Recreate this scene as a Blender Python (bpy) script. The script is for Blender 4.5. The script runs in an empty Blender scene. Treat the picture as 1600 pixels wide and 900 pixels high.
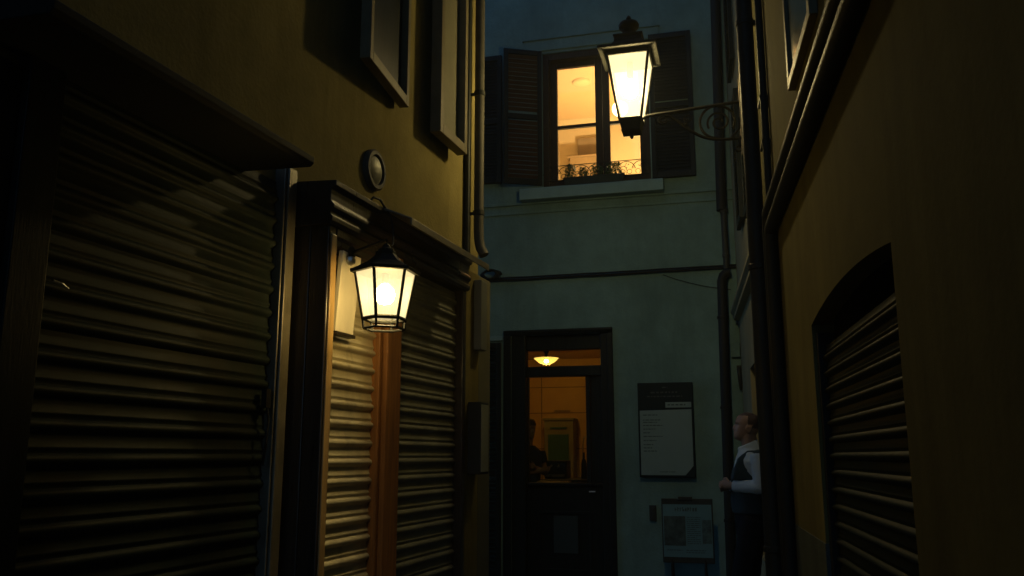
import bpy, bmesh, math, random
from mathutils import Vector, Matrix, noise
random.seed(7)
R = math.radians
sc = bpy.context.scene
COL = sc.collection
V = Vector
Z = V((0, 0, 1))

# ------------------------------------------------------------------ frames
class Frame:
    """local frame: a = along, o = outward, z = height"""
    def __init__(s, origin, ex, ey):
        s.o = V(origin); s.ex = V(ex).normalized(); s.ey = V(ey).normalized()
    def __call__(s, a, o, z):
        return s.o + s.ex * a + s.ey * o + Z * z

LA, RA, FA = R(18.2), R(11.3), R(14.5)
uL = V((math.sin(LA), math.cos(LA), 0)); nL = V((math.cos(LA), -math.sin(LA), 0))
FL = Frame(nL * -2.2, uL, nL)                       # left wall, alley side outward
uR = V((math.sin(RA), math.cos(RA), 0)); nR = V((-math.cos(RA), math.sin(RA), 0))
FR = Frame(nR * -0.5, uR, nR)                       # near right wall
uF = V((math.cos(FA), -math.sin(FA), 0)); nF = V((-math.sin(FA), -math.cos(FA), 0))
FF = Frame(nF * -9.87, uF, nF)                      # end facade

# ------------------------------------------------------------------ materials
def nt(name):
    m = bpy.data.materials.new(name); m.use_nodes = True
    t = m.node_tree; t.nodes.clear()
    out = t.nodes.new('ShaderNodeOutputMaterial')
    return m, t, out

def mat(name, col, rough=0.7, metal=0.0, var=0.25, scale=3.0, bump=0.15, bscale=40.0, spec=0.5,
        stain=None, stain_amt=0.0, stain_scale=1.2, stretch=(1, 1, 1), rvar=0.1):
    m, t, out = nt(name)
    N = t.nodes.new; L = t.links.new
    b = N('ShaderNodeBsdfPrincipled'); L(b.outputs[0], out.inputs[0])
    b.inputs['Roughness'].default_value = rough; b.inputs['Metallic'].default_value = metal
    b.inputs['Specular IOR Level'].default_value = spec
    tc = N('ShaderNodeTexCoord'); mp = N('ShaderNodeMapping'); mp.inputs['Scale'].default_value = stretch
    L(tc.outputs['Object'], mp.inputs['Vector'])
    n1 = N('ShaderNodeTexNoise'); n1.inputs['Scale'].default_value = scale
    n1.inputs['Detail'].default_value = 8; n1.inputs['Roughness'].default_value = 0.65
    L(mp.outputs[0], n1.inputs['Vector'])
    cr = N('ShaderNodeValToRGB')
    c0 = [c * (1 - var) for c in col]; c1 = [min(1, c * (1 + var)) for c in col]
    cr.color_ramp.elements[0].position = 0.3; cr.color_ramp.elements[1].position = 0.7
    cr.color_ramp.elements[0].color = (*c0, 1); cr.color_ramp.elements[1].color = (*c1, 1)
    L(n1.outputs[0], cr.inputs[0])
    last = cr.outputs[0]
    if stain:
        n3 = N('ShaderNodeTexNoise'); n3.inputs['Scale'].default_value = stain_scale
        n3.inputs['Detail'].default_value = 10; n3.inputs['Roughness'].default_value = 0.7
        mp2 = N('ShaderNodeMapping'); mp2.inputs['Scale'].default_value = (1.5, 1.5, 0.28)
        L(tc.outputs['Object'], mp2.inputs['Vector']); L(mp2.outputs[0], n3.inputs['Vector'])
        r3 = N('ShaderNodeValToRGB'); r3.color_ramp.elements[0].position = 0.5; r3.color_ramp.elements[1].position = 0.72
        r3.color_ramp.elements[1].color = (stain_amt,) * 3 + (1,)
        L(n3.outputs[0], r3.inputs[0])
        mx = N('ShaderNodeMix'); mx.data_type = 'RGBA'
        L(r3.outputs[0], mx.inputs[0]); L(last, mx.inputs[6]); mx.inputs[7].default_value = (*stain, 1)
        last = mx.outputs[2]
    L(last, b.inputs['Base Color'])
    mr = N('ShaderNodeMapRange'); mr.inputs[3].default_value = max(0.02, rough - rvar); mr.inputs[4].default_value = min(1, rough + rvar)
    L(n1.outputs[0], mr.inputs[0]); L(mr.outputs[0], b.inputs['Roughness'])
    if bump:
        n2 = N('ShaderNodeTexNoise'); n2.inputs['Scale'].default_value = bscale; n2.inputs['Detail'].default_value = 6
        L(mp.outputs[0], n2.inputs['Vector'])
        bp = N('ShaderNodeBump'); bp.inputs['Strength'].default_value = bump; bp.inputs['Distance'].default_value = 0.01
        ad = N('ShaderNodeMath'); ad.operation = 'ADD'; L(n1.outputs[0], ad.inputs[0]); L(n2.outputs[0], ad.inputs[1])
        L(ad.outputs[0], bp.inputs['Height']); L(bp.outputs[0], b.inputs['Normal'])
    return m

def emit(name, col, s):
    m, t, out = nt(name)
    e = t.nodes.new('ShaderNodeEmission'); e.inputs[0].default_value = (*col, 1); e.inputs[1].default_value = s
    t.links.new(e.outputs[0], out.inputs[0]); return m

def lampglass(name, trans, tl, ecol, es):
    """frosted lamp glass: lets the bulb's light through, scatters a little, glows"""
    m, t, out = nt(name); N = t.nodes.new; L = t.links.new
    a = N('ShaderNodeBsdfTransparent'); a.inputs[0].default_value = (*trans, 1)
    b = N('ShaderNodeBsdfTranslucent'); b.inputs[0].default_value = (*tl, 1)
    e = N('ShaderNodeEmission'); e.inputs[0].default_value = (*ecol, 1); e.inputs[1].default_value = es
    a1 = N('ShaderNodeAddShader'); a2 = N('ShaderNodeAddShader')
    L(a.outputs[0], a1.inputs[0]); L(b.outputs[0], a1.inputs[1]); L(a1.outputs[0], a2.inputs[0]); L(e.outputs[0], a2.inputs[1])
    L(a2.outputs[0], out.inputs[0]); return m

def winglass(name, tint=(0.93, 0.95, 0.93), refl=0.08):
    m, t, out = nt(name); N = t.nodes.new; L = t.links.new
    a = N('ShaderNodeBsdfTransparent'); a.inputs[0].default_value = (*tint, 1)
    g = N('ShaderNodeBsdfGlossy'); g.inputs['Roughness'].default_value = 0.03
    fr = N('ShaderNodeFresnel'); fr.inputs[0].default_value = 1.5
    mx = N('ShaderNodeMixShader'); L(fr.outputs[0], mx.inputs[0]); L(a.outputs[0], mx.inputs[1]); L(g.outputs[0], mx.inputs[2])
    L(mx.outputs[0], out.inputs[0]); return m

M = {}
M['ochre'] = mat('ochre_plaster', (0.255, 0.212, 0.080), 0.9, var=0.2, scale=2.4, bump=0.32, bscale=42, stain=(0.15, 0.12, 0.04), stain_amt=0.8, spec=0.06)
M['ochre_shaded'] = mat('shaded_ochre_plaster', (0.17, 0.15, 0.056), 0.92, var=0.2, scale=2.2, bump=0.10, bscale=42, stain=(0.10, 0.09, 0.032), stain_amt=0.8, spec=0.06)  # copy of the ochre plaster, darkened to stand for the dim right wall
M['grey_dado'] = mat('grey_dado_paint', (0.10, 0.12, 0.10), 0.8, var=0.15, scale=3, bump=0.25, bscale=50, stain=(0.05, 0.05, 0.045), stain_amt=0.6, spec=0.06)
M['facade'] = mat('facade_plaster', (0.132, 0.222, 0.208), 0.92, var=0.20, scale=2.2, bump=0.5, bscale=38, stain=(0.085, 0.145, 0.14), stain_amt=0.8, spec=0.06)
M['trim'] = mat('painted_trim', (0.17, 0.27, 0.26), 0.85, var=0.1, scale=5, bump=0.2, spec=0.06)
M['cream'] = mat('cream_plaster', (0.24, 0.22, 0.13), 0.9, var=0.1, scale=2, bump=0.2, bscale=50, stain=(0.15, 0.14, 0.09), stain_amt=0.5, spec=0.06)
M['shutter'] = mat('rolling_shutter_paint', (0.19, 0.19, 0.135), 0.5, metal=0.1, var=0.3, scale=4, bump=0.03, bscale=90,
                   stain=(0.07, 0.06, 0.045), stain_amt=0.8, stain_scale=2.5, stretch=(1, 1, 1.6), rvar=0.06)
M['shutter_lit'] = mat('lit_shutter_paint', (0.62, 0.55, 0.36), 0.45, metal=0.2, var=0.25, scale=4, bump=0.06, bscale=90, stain=(0.12, 0.10, 0.07), stain_amt=0.7, stain_scale=2.5, stretch=(1, 1, 1.6))  # copy of the shutter paint, made paler to stand for lantern light
M['shutter_shaded'] = mat('shaded_shutter_paint', (0.018, 0.026, 0.022), 0.55, metal=0.0, spec=0.07, rvar=0.05, var=0.3, scale=4, bump=0.02, bscale=90, stain=(0.03, 0.028, 0.02), stain_amt=0.8, stain_scale=2.5, stretch=(1, 1, 1.6))  # copy of the shutter paint, shade of the near shutters put into its colour
M['arch_shade'] = mat('arch_shade_black', (0.004, 0.005, 0.005), 0.95, var=0.2, bump=0.05, spec=0.0)  # near black that stands for the shade under the arch
M['shutter_dark'] = mat('dark_shutter_metal', (0.02, 0.022, 0.02), 0.7, metal=0.0, var=0.3, bump=0.1, spec=0.15)
M['rail'] = mat('guide_rail_metal', (0.22, 0.20, 0.15), 0.45, metal=0.5, var=0.25, scale=6, bump=0.1, bscale=70)
M['darkwood'] = mat('dark_stained_wood', (0.032, 0.024, 0.016), 0.30, var=0.4, scale=6, bump=0.15, bscale=30, stretch=(6, 6, 0.5))
M['bead_lit'] = mat('lamplit_bead_wood', (0.32, 0.21, 0.085), 0.4, var=0.3, scale=6, bump=0.1, bscale=30, stretch=(6, 6, 0.5))  # lighter wood, lamplight on the stile edge put into its colour
M['orangewood'] = mat('varnished_chestnut_wood', (0.26, 0.115, 0.034), 0.45, var=0.35, scale=5, bump=0.15, bscale=25, stretch=(8, 8, 0.5), spec=0.15)
M['doorwood'] = mat('black_painted_door', (0.009, 0.012, 0.011), 0.4, var=0.3, scale=6, bump=0.1, bscale=30, stretch=(5, 5, 0.6), spec=0.15)
M['winwood'] = mat('brown_window_wood', (0.032, 0.022, 0.013), 0.5, var=0.35, scale=6, bump=0.12, bscale=30, stretch=(5, 5, 0.6), spec=0.15)
M['greenshut'] = mat('dark_green_louvre_paint', (0.007, 0.011, 0.011), 0.5, var=0.25, scale=8, bump=0.1, bscale=60, spec=0.15)
M['brownshut'] = mat('brown_louvre_paint', (0.05, 0.031, 0.017), 0.55, var=0.25, scale=8, bump=0.1, bscale=60)
M['olive'] = mat('olive_frame_paint', (0.17, 0.145, 0.08), 0.5, var=0.2, scale=6, bump=0.1, bscale=60, spec=0.15)
M['olivepanel'] = mat('olive_shutter_panel', (0.17, 0.16, 0.10), 0.6, var=0.15, scale=5, bump=0.1, bscale=60, spec=0.15)
M['iron'] = mat('black_wrought_iron', (0.018, 0.018, 0.015), 0.6, metal=0.1, var=0.3, scale=10, bump=0.2, bscale=80, spec=0.15)
M['pipe'] = mat('painted_downpipe', (0.035, 0.038, 0.032), 0.55, metal=0.2, var=0.25, scale=5, bump=0.15, bscale=50, spec=0.15)
M['pipe_mid'] = mat('grimy_zinc_downpipe', (0.085, 0.08, 0.06), 0.6, var=0.3, scale=5, bump=0.12, bscale=50, spec=0.2)
M['pipe_light'] = mat('zinc_downpipe', (0.20, 0.20, 0.16), 0.5, metal=0.4, var=0.25, scale=5, bump=0.12, bscale=50)
M['cable'] = mat('black_cable_rubber', (0.015, 0.017, 0.016), 0.6, var=0.2, bump=0.05, spec=0.15)
M['sheet'] = mat('weathered_sheet_metal', (0.13, 0.12, 0.095), 0.55, metal=0.3, var=0.35, scale=5, bump=0.15, bscale=40, stain=(0.08, 0.05, 0.03), stain_amt=0.6)
M['white'] = mat('white_painted_board', (0.80, 0.74, 0.58), 0.6, var=0.08, scale=4, bump=0.06, bscale=50, stretch=(3, 3, 1))
M['paper'] = mat('grey_white_paper', (0.17, 0.245, 0.235), 0.6, var=0.05, scale=5, bump=0.04, spec=0.15)
M['poster'] = mat('blue_white_poster_paper', (0.10, 0.20, 0.225), 0.55, var=0.08, scale=6, bump=0.04, spec=0.15)
M['photo1'] = mat('printed_photograph_dark', (0.03, 0.05, 0.045), 0.5, var=0.85, scale=14, bump=0.0)
M['photo2'] = mat('printed_photograph_green', (0.045, 0.085, 0.085), 0.5, var=0.7, scale=18, bump=0.0)
M['ink'] = mat('printing_ink', (0.035, 0.06, 0.06), 0.7, var=0.1, bump=0)
M['headboard'] = mat('black_board_header', (0.005, 0.013, 0.015), 0.5, var=0.2, bump=0.03, spec=0.15)
M['faintink'] = mat('faded_header_print', (0.02, 0.035, 0.037), 0.6, var=0.2, bump=0)
M['plastic_dark'] = mat('dark_plastic', (0.03, 0.035, 0.033), 0.5, var=0.2, bump=0.05, spec=0.15)
M['plastic_grey'] = mat('grey_plastic', (0.17, 0.18, 0.15), 0.5, var=0.12, bump=0.05)
M['bone'] = mat('old_ivory_sign_face', (0.32, 0.33, 0.24), 0.55, var=0.12, scale=4, bump=0.05)
M['ground'] = mat('paving_stone_ground', (0.10, 0.10, 0.095), 0.75, var=0.35, scale=4, bump=0.4, bscale=20)
M['room_up'] = mat('warm_painted_room', (0.78, 0.56, 0.30), 0.9, var=0.04, scale=1.5, bump=0.05)
M['room_ceil'] = mat('warm_painted_ceiling', (0.78, 0.50, 0.24), 0.9, var=0.03, scale=1.5, bump=0.05)
M['room_low'] = mat('yellow_wall_tile', (0.62, 0.38, 0.10), 0.55, var=0.1, scale=3, bump=0.05)
M['grout'] = mat('tile_joint', (0.20, 0.12, 0.04), 0.8, var=0.1, bump=0)
M['room_dark'] = mat('dark_room_paint', (0.12, 0.10, 0.07), 0.8, var=0.1, bump=0.05)
M['cab_green'] = mat('green_cabinet_paint', (0.035, 0.11, 0.085), 0.45, var=0.2, bump=0.05)
M['cab_frame'] = mat('olive_cabinet_frame', (0.22, 0.20, 0.11), 0.5, var=0.2, bump=0.05)
M['counter'] = mat('dark_counter_top', (0.05, 0.055, 0.045), 0.35, var=0.2, bump=0.05)
M['oak'] = mat('pale_oak_board', (0.40, 0.25, 0.10), 0.5, var=0.2, scale=8, bump=0.1, stretch=(1, 8, 8))
M['steel'] = mat('brushed_steel', (0.45, 0.45, 0.42), 0.3, metal=0.9, var=0.1, bump=0.02)
M['bottle'] = mat('dark_bottle_glass', (0.02, 0.03, 0.02), 0.12, var=0.1, bump=0)
M['picture'] = mat('brown_picture_canvas', (0.30, 0.20, 0.10), 0.7, var=0.15, scale=4, bump=0.05)
M['shelfwood'] = mat('brown_shelf_wood', (0.38, 0.24, 0.11), 0.6, var=0.15, scale=5, bump=0.05)
M['whitepaint'] = mat('white_painted_frame', (0.80, 0.74, 0.58), 0.6, var=0.05, bump=0.03)
M['terracotta'] = mat('dark_planter_box', (0.022, 0.032, 0.03), 0.7, var=0.25, scale=8, bump=0.15, spec=0.15)
M['leaf'] = mat('dark_leaf', (0.045, 0.085, 0.03), 0.6, var=0.5, scale=30, bump=0, spec=0.15)
M['skin'] = mat('skin', (0.27, 0.165, 0.105), 0.5, var=0.12, scale=20, bump=0.08, bscale=150)
M['hair'] = mat('cropped_dark_hair', (0.07, 0.042, 0.03), 0.75, var=0.3, scale=60, bump=0.4, bscale=300)
M['shirt'] = mat('white_cotton_shirt', (0.42, 0.50, 0.52), 0.85, var=0.05, scale=8, bump=0.15, bscale=120)
M['vest'] = mat('dark_teal_waistcoat', (0.012, 0.032, 0.038), 0.8, var=0.15, scale=10, bump=0.12, bscale=200)
M['trousers'] = mat('black_trousers', (0.010, 0.012, 0.014), 0.85, var=0.15, scale=10, bump=0.12, bscale=150, spec=0.15)
M['shoe'] = mat('black_shoe_leather', (0.010, 0.009, 0.009), 0.35, var=0.1, bump=0.05)
M['darkshirt'] = mat('black_tee_shirt', (0.016, 0.018, 0.016), 0.85, var=0.15, bump=0.1)
M['dgl'] = winglass('window_glass')
M['dglass'] = winglass('door_glass', (0.80, 0.82, 0.76))
M['bulb_r'] = emit('lamp_bulb_bright', (1.0, 0.79, 0.38), 500.0)
M['bulb_l'] = emit('lamp_bulb_soft', (1.0, 0.72, 0.28), 185.0)
M['lg_r'] = lampglass('lantern_glass_bright', (0.75, 0.72, 0.62), (0.010, 0.010, 0.009), (1.0, 0.84, 0.46), 0.95)
M['lg_l'] = lampglass('lantern_glass_soft', (0.35, 0.32, 0.24), (0.028, 0.03, 0.037), (1.0, 0.80, 0.40), 0.60)
M['globe'] = emit('room_globe_lamp', (1.0, 0.70, 0.32), 14.0)
M['fill_globe'] = emit('fill_lamp_globe', (1.0, 0.73, 0.37), 980.0)
M['ceilbowl'] = lampglass('ceiling_bowl_glass', (0.40, 0.30, 0.12), (0.05, 0.032, 0.01), (1.0, 0.66, 0.17), 1.3)
M['ceilbulb'] = emit('ceiling_lamp_bulb', (1.0, 0.66, 0.22), 950.0)
M['pale_disc'] = mat('pale_ceiling_lamp', (0.80, 0.55, 0.27), 0.8, var=0.03, bump=0.02)

# ------------------------------------------------------------------ mesh builder
class MB:
    def __init__(s): s.v = []; s.f = []; s.mi = []; s.cur = 0
    def add(s, vs, fs):
        b = len(s.v); s.v += [V(p) for p in vs]; s.f += [[i + b for i in f] for f in fs]; s.mi += [s.cur] * len(fs); return s
    def box(s, F, a0, a1, o0, o1, z0, z1):
        p = [F(a, o, z) for z in (z0, z1) for o in (o0, o1) for a in (a0, a1)]
        return s.add(p, [(0, 1, 3, 2), (4, 6, 7, 5), (0, 4, 5, 1), (2, 3, 7, 6), (0, 2, 6, 4), (1, 5, 7, 3)])
    def quad(s, *p): return s.add(p, [list(range(len(p)))])
    def frustum(s, rings, cap=True):
        n = len(rings[0]); vs = [p for r in rings for p in r]; fs = []
        for k in range(len(rings) - 1):
            for i in range(n):
                j = (i + 1) % n; fs.append((k * n + i, k * n + j, (k + 1) * n + j, (k + 1) * n + i))
        if cap: fs.append(list(range(n))[::-1]); fs.append([(len(rings) - 1) * n + i for i in range(n)])
        return s.add(vs, fs)
    def lathe(s, c, prof, n=24, ax=Z, ph=0.0):
        c = V(c); ax = V(ax).normalized()
        x = ax.orthogonal().normalized() if abs(ax.z) < 0.99 else V((1, 0, 0)); y = ax.cross(x)
        rings = [[c + ax * h + (x * math.cos(2 * math.pi * i / n + ph) + y * math.sin(2 * math.pi * i / n + ph)) * max(r, 1e-4) for i in range(n)] for r, h in prof]
        return s.frustum(rings)
    def tube(s, path, r, n=10, closed=False):
        P = [V(p) for p in path]; rings = []; prev = None
        for i, p in enumerate(P):
            a = P[max(i - 1, 0)]; b = P[min(i + 1, len(P) - 1)]; t = (b - a).normalized()
            if prev is None: x = t.orthogonal().normalized()
            else:
                x = prev - t * prev.dot(t); x = x.normalized() if x.length > 1e-6 else t.orthogonal().normalized()
            prev = x; y = t.cross(x); rr = r[i] if isinstance(r, (list, tuple)) else r
            rings.append([p + (x * math.cos(2 * math.pi * k / n) + y * math.sin(2 * math.pi * k / n)) * rr for k in range(n)])
        return s.frustum(rings)
    def extrude(s, F, prof, a0, a1):
        """profile list of (o,z) swept along a, open strip with thickness from closing polygon"""
        n = len(prof)
        vs = [F(a0, o, z) for o, z in prof] + [F(a1, o, z) for o, z in prof]
        fs = [(i, (i + 1) % n, n + (i + 1) % n, n + i) for i in range(n)] + [list(range(n)), [n + i for i in range(n)][::-1]]
        return s.add(vs, fs)
    def build(s, name, m, parent=None, smooth=False, bevel=0.0, base=None, label=None, autos=35):
        me = bpy.data.meshes.new(name)
        off = V(BASE.get(parent, (0, 0, 0))) if parent else V(base or (0, 0, 0))
        me.from_pydata([tuple(p - off) for p in s.v], [], s.f)
        ms = m if isinstance(m, (list, tuple)) else [m]
        for q in ms: me.materials.append(q)
        if len(ms) > 1:
            for p, k in zip(me.polygons, s.mi): p.material_index = k
        bm = bmesh.new(); bm.from_mesh(me); bmesh.ops.recalc_face_normals(bm, faces=bm.faces); bm.to_mesh(me); bm.free()
        o = bpy.data.objects.new(name, me); COL.objects.link(o)
        if parent: o.parent = parent; BASE[o] = off
        else: o.location = off; BASE[o] = off
        if smooth:
            for p in me.polygons: p.use_smooth = True
            try: me.set_sharp_from_angle(angle=R(autos))
            except Exception: pass
        if bevel:
            b = o.modifiers.new('edge', 'BEVEL'); b.width = bevel; b.segments = 2; b.limit_method = 'ANGLE'; b.angle_limit = R(40)
        if label: o['label'] = label
        return o
BASE = {}

def thing(name, label, cat, loc, group=None):
    o = bpy.data.objects.new(name, None); COL.objects.link(o); o.location = loc; o.empty_display_size = 0.1
    BASE[o] = V(loc); o['label'] = label; o['category'] = cat
    if group: o['group'] = group
    return o
def tag(o, label, cat, group=None):
    o['label'] = label; o['category'] = cat
    if group: o['group'] = group
    return o

def wall_holes(mb, F, a0, a1, z0, z1, holes, depth, o=0.0, back=True):
    """front wall sheet with rectangular openings, reveals and a thick body"""
    As = sorted({a0, a1, *[h[0] for h in holes], *[h[1] for h in holes]}); Zs = sorted({z0, z1, *[h[2] for h in holes], *[h[3] for h in holes]})
    inh = lambda a, z: any(h[0] < a < h[1] and h[2] < z < h[3] for h in holes)
    for i in range(len(As) - 1):
        for j in range(len(Zs) - 1):
            if inh((As[i] + As[i + 1]) / 2, (Zs[j] + Zs[j + 1]) / 2): continue
            for oo in (o, o - depth):
                mb.quad(F(As[i], oo, Zs[j]), F(As[i + 1], oo, Zs[j]), F(As[i + 1], oo, Zs[j + 1]), F(As[i], oo, Zs[j + 1]))
    for h in holes:
        c = [(h[0], h[2]), (h[1], h[2]), (h[1], h[3]), (h[0], h[3])]
        for k in range(4):
            p, q = c[k], c[(k + 1) % 4]
            mb.quad(F(p[0], o, p[1]), F(q[0], o, q[1]), F(q[0], o - depth, q[1]), F(p[0], o - depth, p[1]))
    c = [(a0, z0), (a1, z0), (a1, z1), (a0, z1)]
    for k in range(4):
        p, q = c[k], c[(k + 1) % 4]
        mb.quad(F(p[0], o, p[1]), F(q[0], o, q[1]), F(q[0], o - depth, q[1]), F(p[0], o - depth, p[1]))

# ------------------------------------------------------------------ ground
g = MB(); g.quad(V((-40, -40, 0)), V((40, -40, 0)), V((40, 60, 0)), V((-40, 60, 0)))
go = g.build('ground', M['ground']); go['kind'] = 'structure'

# ------------------------------------------------------------------ rolling shutter
def slats(F, a0, a1, o, z0, z1, pitch, big=0.38, amp=0.015, amp2=0.004, sag=0.0):
    mb = MB(); n = int(round((z1 - z0) / pitch)); prof = []
    for k in range(n):
        zb = z0 + k * pitch
        jit = random.uniform(-0.0015, 0.0015)
        for i in range(9):                                  # convex slat
            t = i / 8; prof.append((o + amp * math.sin(math.pi * t) ** 0.8 + jit, zb + pitch * (0.02 + big * t)))
        for i in range(5):                                  # small interlock rib
            t = i / 4; prof.append((o + amp2 * math.sin(math.pi * t) + jit, zb + pitch * (big + 0.10 + 0.16 * t)))
        prof.append((o - 0.004, zb + pitch * 0.90)); prof.append((o - 0.004, zb + pitch * 0.98))
    prof.append((o - 0.03, z0 + n * pitch)); prof.insert(0, (o - 0.03, z0))
    m = len(prof); na = 7
    vs = []
    for j in range(na):
        a = a0 + (a1 - a0) * j / (na - 1)
        for i, (oo, zz) in enumerate(prof):
            w = 0.0012 * noise.noise(V((a * 1.7, zz * 1.9, o * 5)))
            vs.append(F(a, oo + w, zz + 0.0007 * noise.noise(V((a * 1.1, zz * 6.0, 9)))))
    fs = [(j * m + i, j * m + i + 1, (j + 1) * m + i + 1, (j + 1) * m + i) for j in range(na - 1) for i in range(m - 1)]
    mb.add(vs, fs)
    return mb

# ================================================================== LEFT BUILDING
lb = thing('ochre_building', 'ochre plaster building on the left with closed metal shutters and a dark wooden shopfront', 'building', FL(2.5, -2.5, 0))
w = MB(); w.box(FL, -9, 5.88, -5, 0, 0, 7.4)
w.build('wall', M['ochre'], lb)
w = MB(); w.box(FL, -9.1, 6.0, -5.2, 0.20, 7.4, 7.6); w.build('cornice', M['ochre'], lb, bevel=0.02)
# --- wide shutter (first shop)
rs = slats(FL, 1.98, 3.255, 0.012, 0.0, 2.60, 0.105).build('roller_shutter', M['shutter_shaded'], lb, smooth=True, autos=50, label='wide grey-green roller shutter under the deep metal hood')
w = MB(); w.box(FL, 3.235, 3.335, 0.0, 0.055, 0.0, 2.70); w.box(FL, 3.245, 3.268, 0.056, 0.07, 0.0, 2.69); w.build('guide_rail', M['rail'], rs, bevel=0.004)
w = MB(); w.box(FL, 1.86, 1.995, 0.0, 0.055, 0.0, 2.6); w.build('guide_rail', M['doorwood'], rs, bevel=0.004)
w = MB(); w.box(FL, 1.76, 1.855, 0.0, 0.03, 0.0, 2.56); w.build('jamb', M['doorwood'], lb, bevel=0.006)
w = MB(); w.extrude(FL, [(0, 2.60), (0.325, 2.585), (0.34, 2.60), (0.34, 2.625), (0.325, 2.635), (0, 2.70)], 1.66, 3.01)
w.build('hood', M['shutter_dark'], lb, bevel=0.004)
w = MB(); w.tube([FL(3.19, 0.05, 1.62), FL(3.195, 0.06, 1.55), FL(3.17, 0.07, 1.45), FL(3.185, 0.05, 1.36)], 0.006, 6)
w.box(FL, 3.17, 3.205, 0.036, 0.06, 1.60, 1.68); w.build('latch', M['iron'], rs)
w = MB(); w.tube([FL(2.03, 0.045, 1.93), FL(2.06, 0.05, 1.925), FL(2.09, 0.045, 1.915)], 0.004, 6); w.build('handle', M['steel'], rs)
# --- shopfront, 0.215 proud of the wall
sf = MB()
sf.box(FL, 3.365, 5.10, 0.0, 0.12, 0.0, 2.60)              # carcass
sf.box(FL, 3.365, 3.432, 0.122, 0.215, 0.0, 2.44)          # near stile
sf.box(FL, 5.045, 5.10, 0.122, 0.215, 0.0, 2.44)
sfo = sf.build('shopfront_frame', M['darkwood'], lb, bevel=0.006)
w = MB(); w.box(FL, 3.374, 3.422, 0.2155, 0.226, 0.0, 2.40); w.build('stile_bead', M['bead_lit'], sfo, bevel=0.004)
w = MB()
w.extrude(FL, [(0, 2.44), (0.222, 2.44), (0.236, 2.455), (0.236, 2.475), (0.226, 2.485), (0.226, 2.50), (0.243, 2.515), (0.243, 2.53), (0.225, 2.55),
               (0.225, 2.605), (0.25, 2.62), (0.25, 2.645), (0, 2.66)], 3.350, 5.11)
w.build('header', M['darkwood'], sfo, bevel=0.003)
w = MB(); w.extrude(FL, [(0.121, 2.345), (0.19, 2.345), (0.205, 2.36), (0.205, 2.39), (0.218, 2.40), (0.218, 2.439), (0.121, 2.439)], 3.433, 3.93); w.build('inner_moulding', M['darkwood'], sfo, bevel=0.003)
s2 = slats(FL, 3.45, 3.935, 0.160, 0.0, 2.36, 0.09).build('roller_shutter', M['shutter_lit'], lb, smooth=True, autos=50, label='narrow roller shutter behind the lit hanging lantern')
w = MB(); w.box(FL, 3.434, 3.455, 0.122, 0.20, 0.0, 2.344); w.build('guide_rail', M['rail'], s2, bevel=0.003)
s3 = slats(FL, 4.195, 5.04, 0.160, 0.0, 2.43, 0.09).build('roller_shutter', M['shutter'], lb, smooth=True, autos=50, label='roller shutter under the sheet metal canopy')
w = MB(); w.box(FL, 3.937, 4.15, 0.122, 0.20, 0.0, 2.44); w.box(FL, 3.96, 4.125, 0.201, 0.232, 0.0, 2.439)
w.build('post', M['orangewood'], sfo, bevel=0.008)
# canopy sheet
w = MB(); w.extrude(FL, [(0.20, 2.655), (0.40, 2.572), (0.402, 2.540), (0.41, 2.540), (0.41, 2.578), (0.20, 2.668)], 3.83, 4.985); w.build('canopy', M['rail'], lb, bevel=0.002)
# corner pilaster strips
w = MB(); w.box(FL, 5.112, 5.36, 0.0, 0.205, 0.0, 2.60); w.build('pilaster', M['ochre'], lb, bevel=0.006)
w = MB(); w.box(FL, 5.37, 5.60, 0.0, 0.20, 0.0, 2.60); w.build('pilaster', M['olivepanel'], lb, bevel=0.006)
w = MB(); w.box(FL, 5.25, 5.36, 0.207, 0.262, 2.08, 2.545); tag(w.build('trunking_box', M['plastic_grey'], bevel=0.005, base=FL(5.3, 0.207, 2.1)), 'short grey cable trunking box under the canopy end at the left corner', 'trunking')
# projecting blank sign
t = thing('wall_sign', 'small blank box sign on the left corner pilaster, dark edges and pale face', 'sign', FL(5.2, 0.207, 1.3))
w = MB(); w.box(FL, 5.16, 5.315, 0.207, 0.292, 1.285, 1.735); w.build('case', M['plastic_dark'], t, bevel=0.004)
w = MB(); w.box(FL, 5.172, 5.303, 0.293, 0.297, 1.300, 1.720); w.build('face', M['bone'], t, bevel=0.002)

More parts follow.
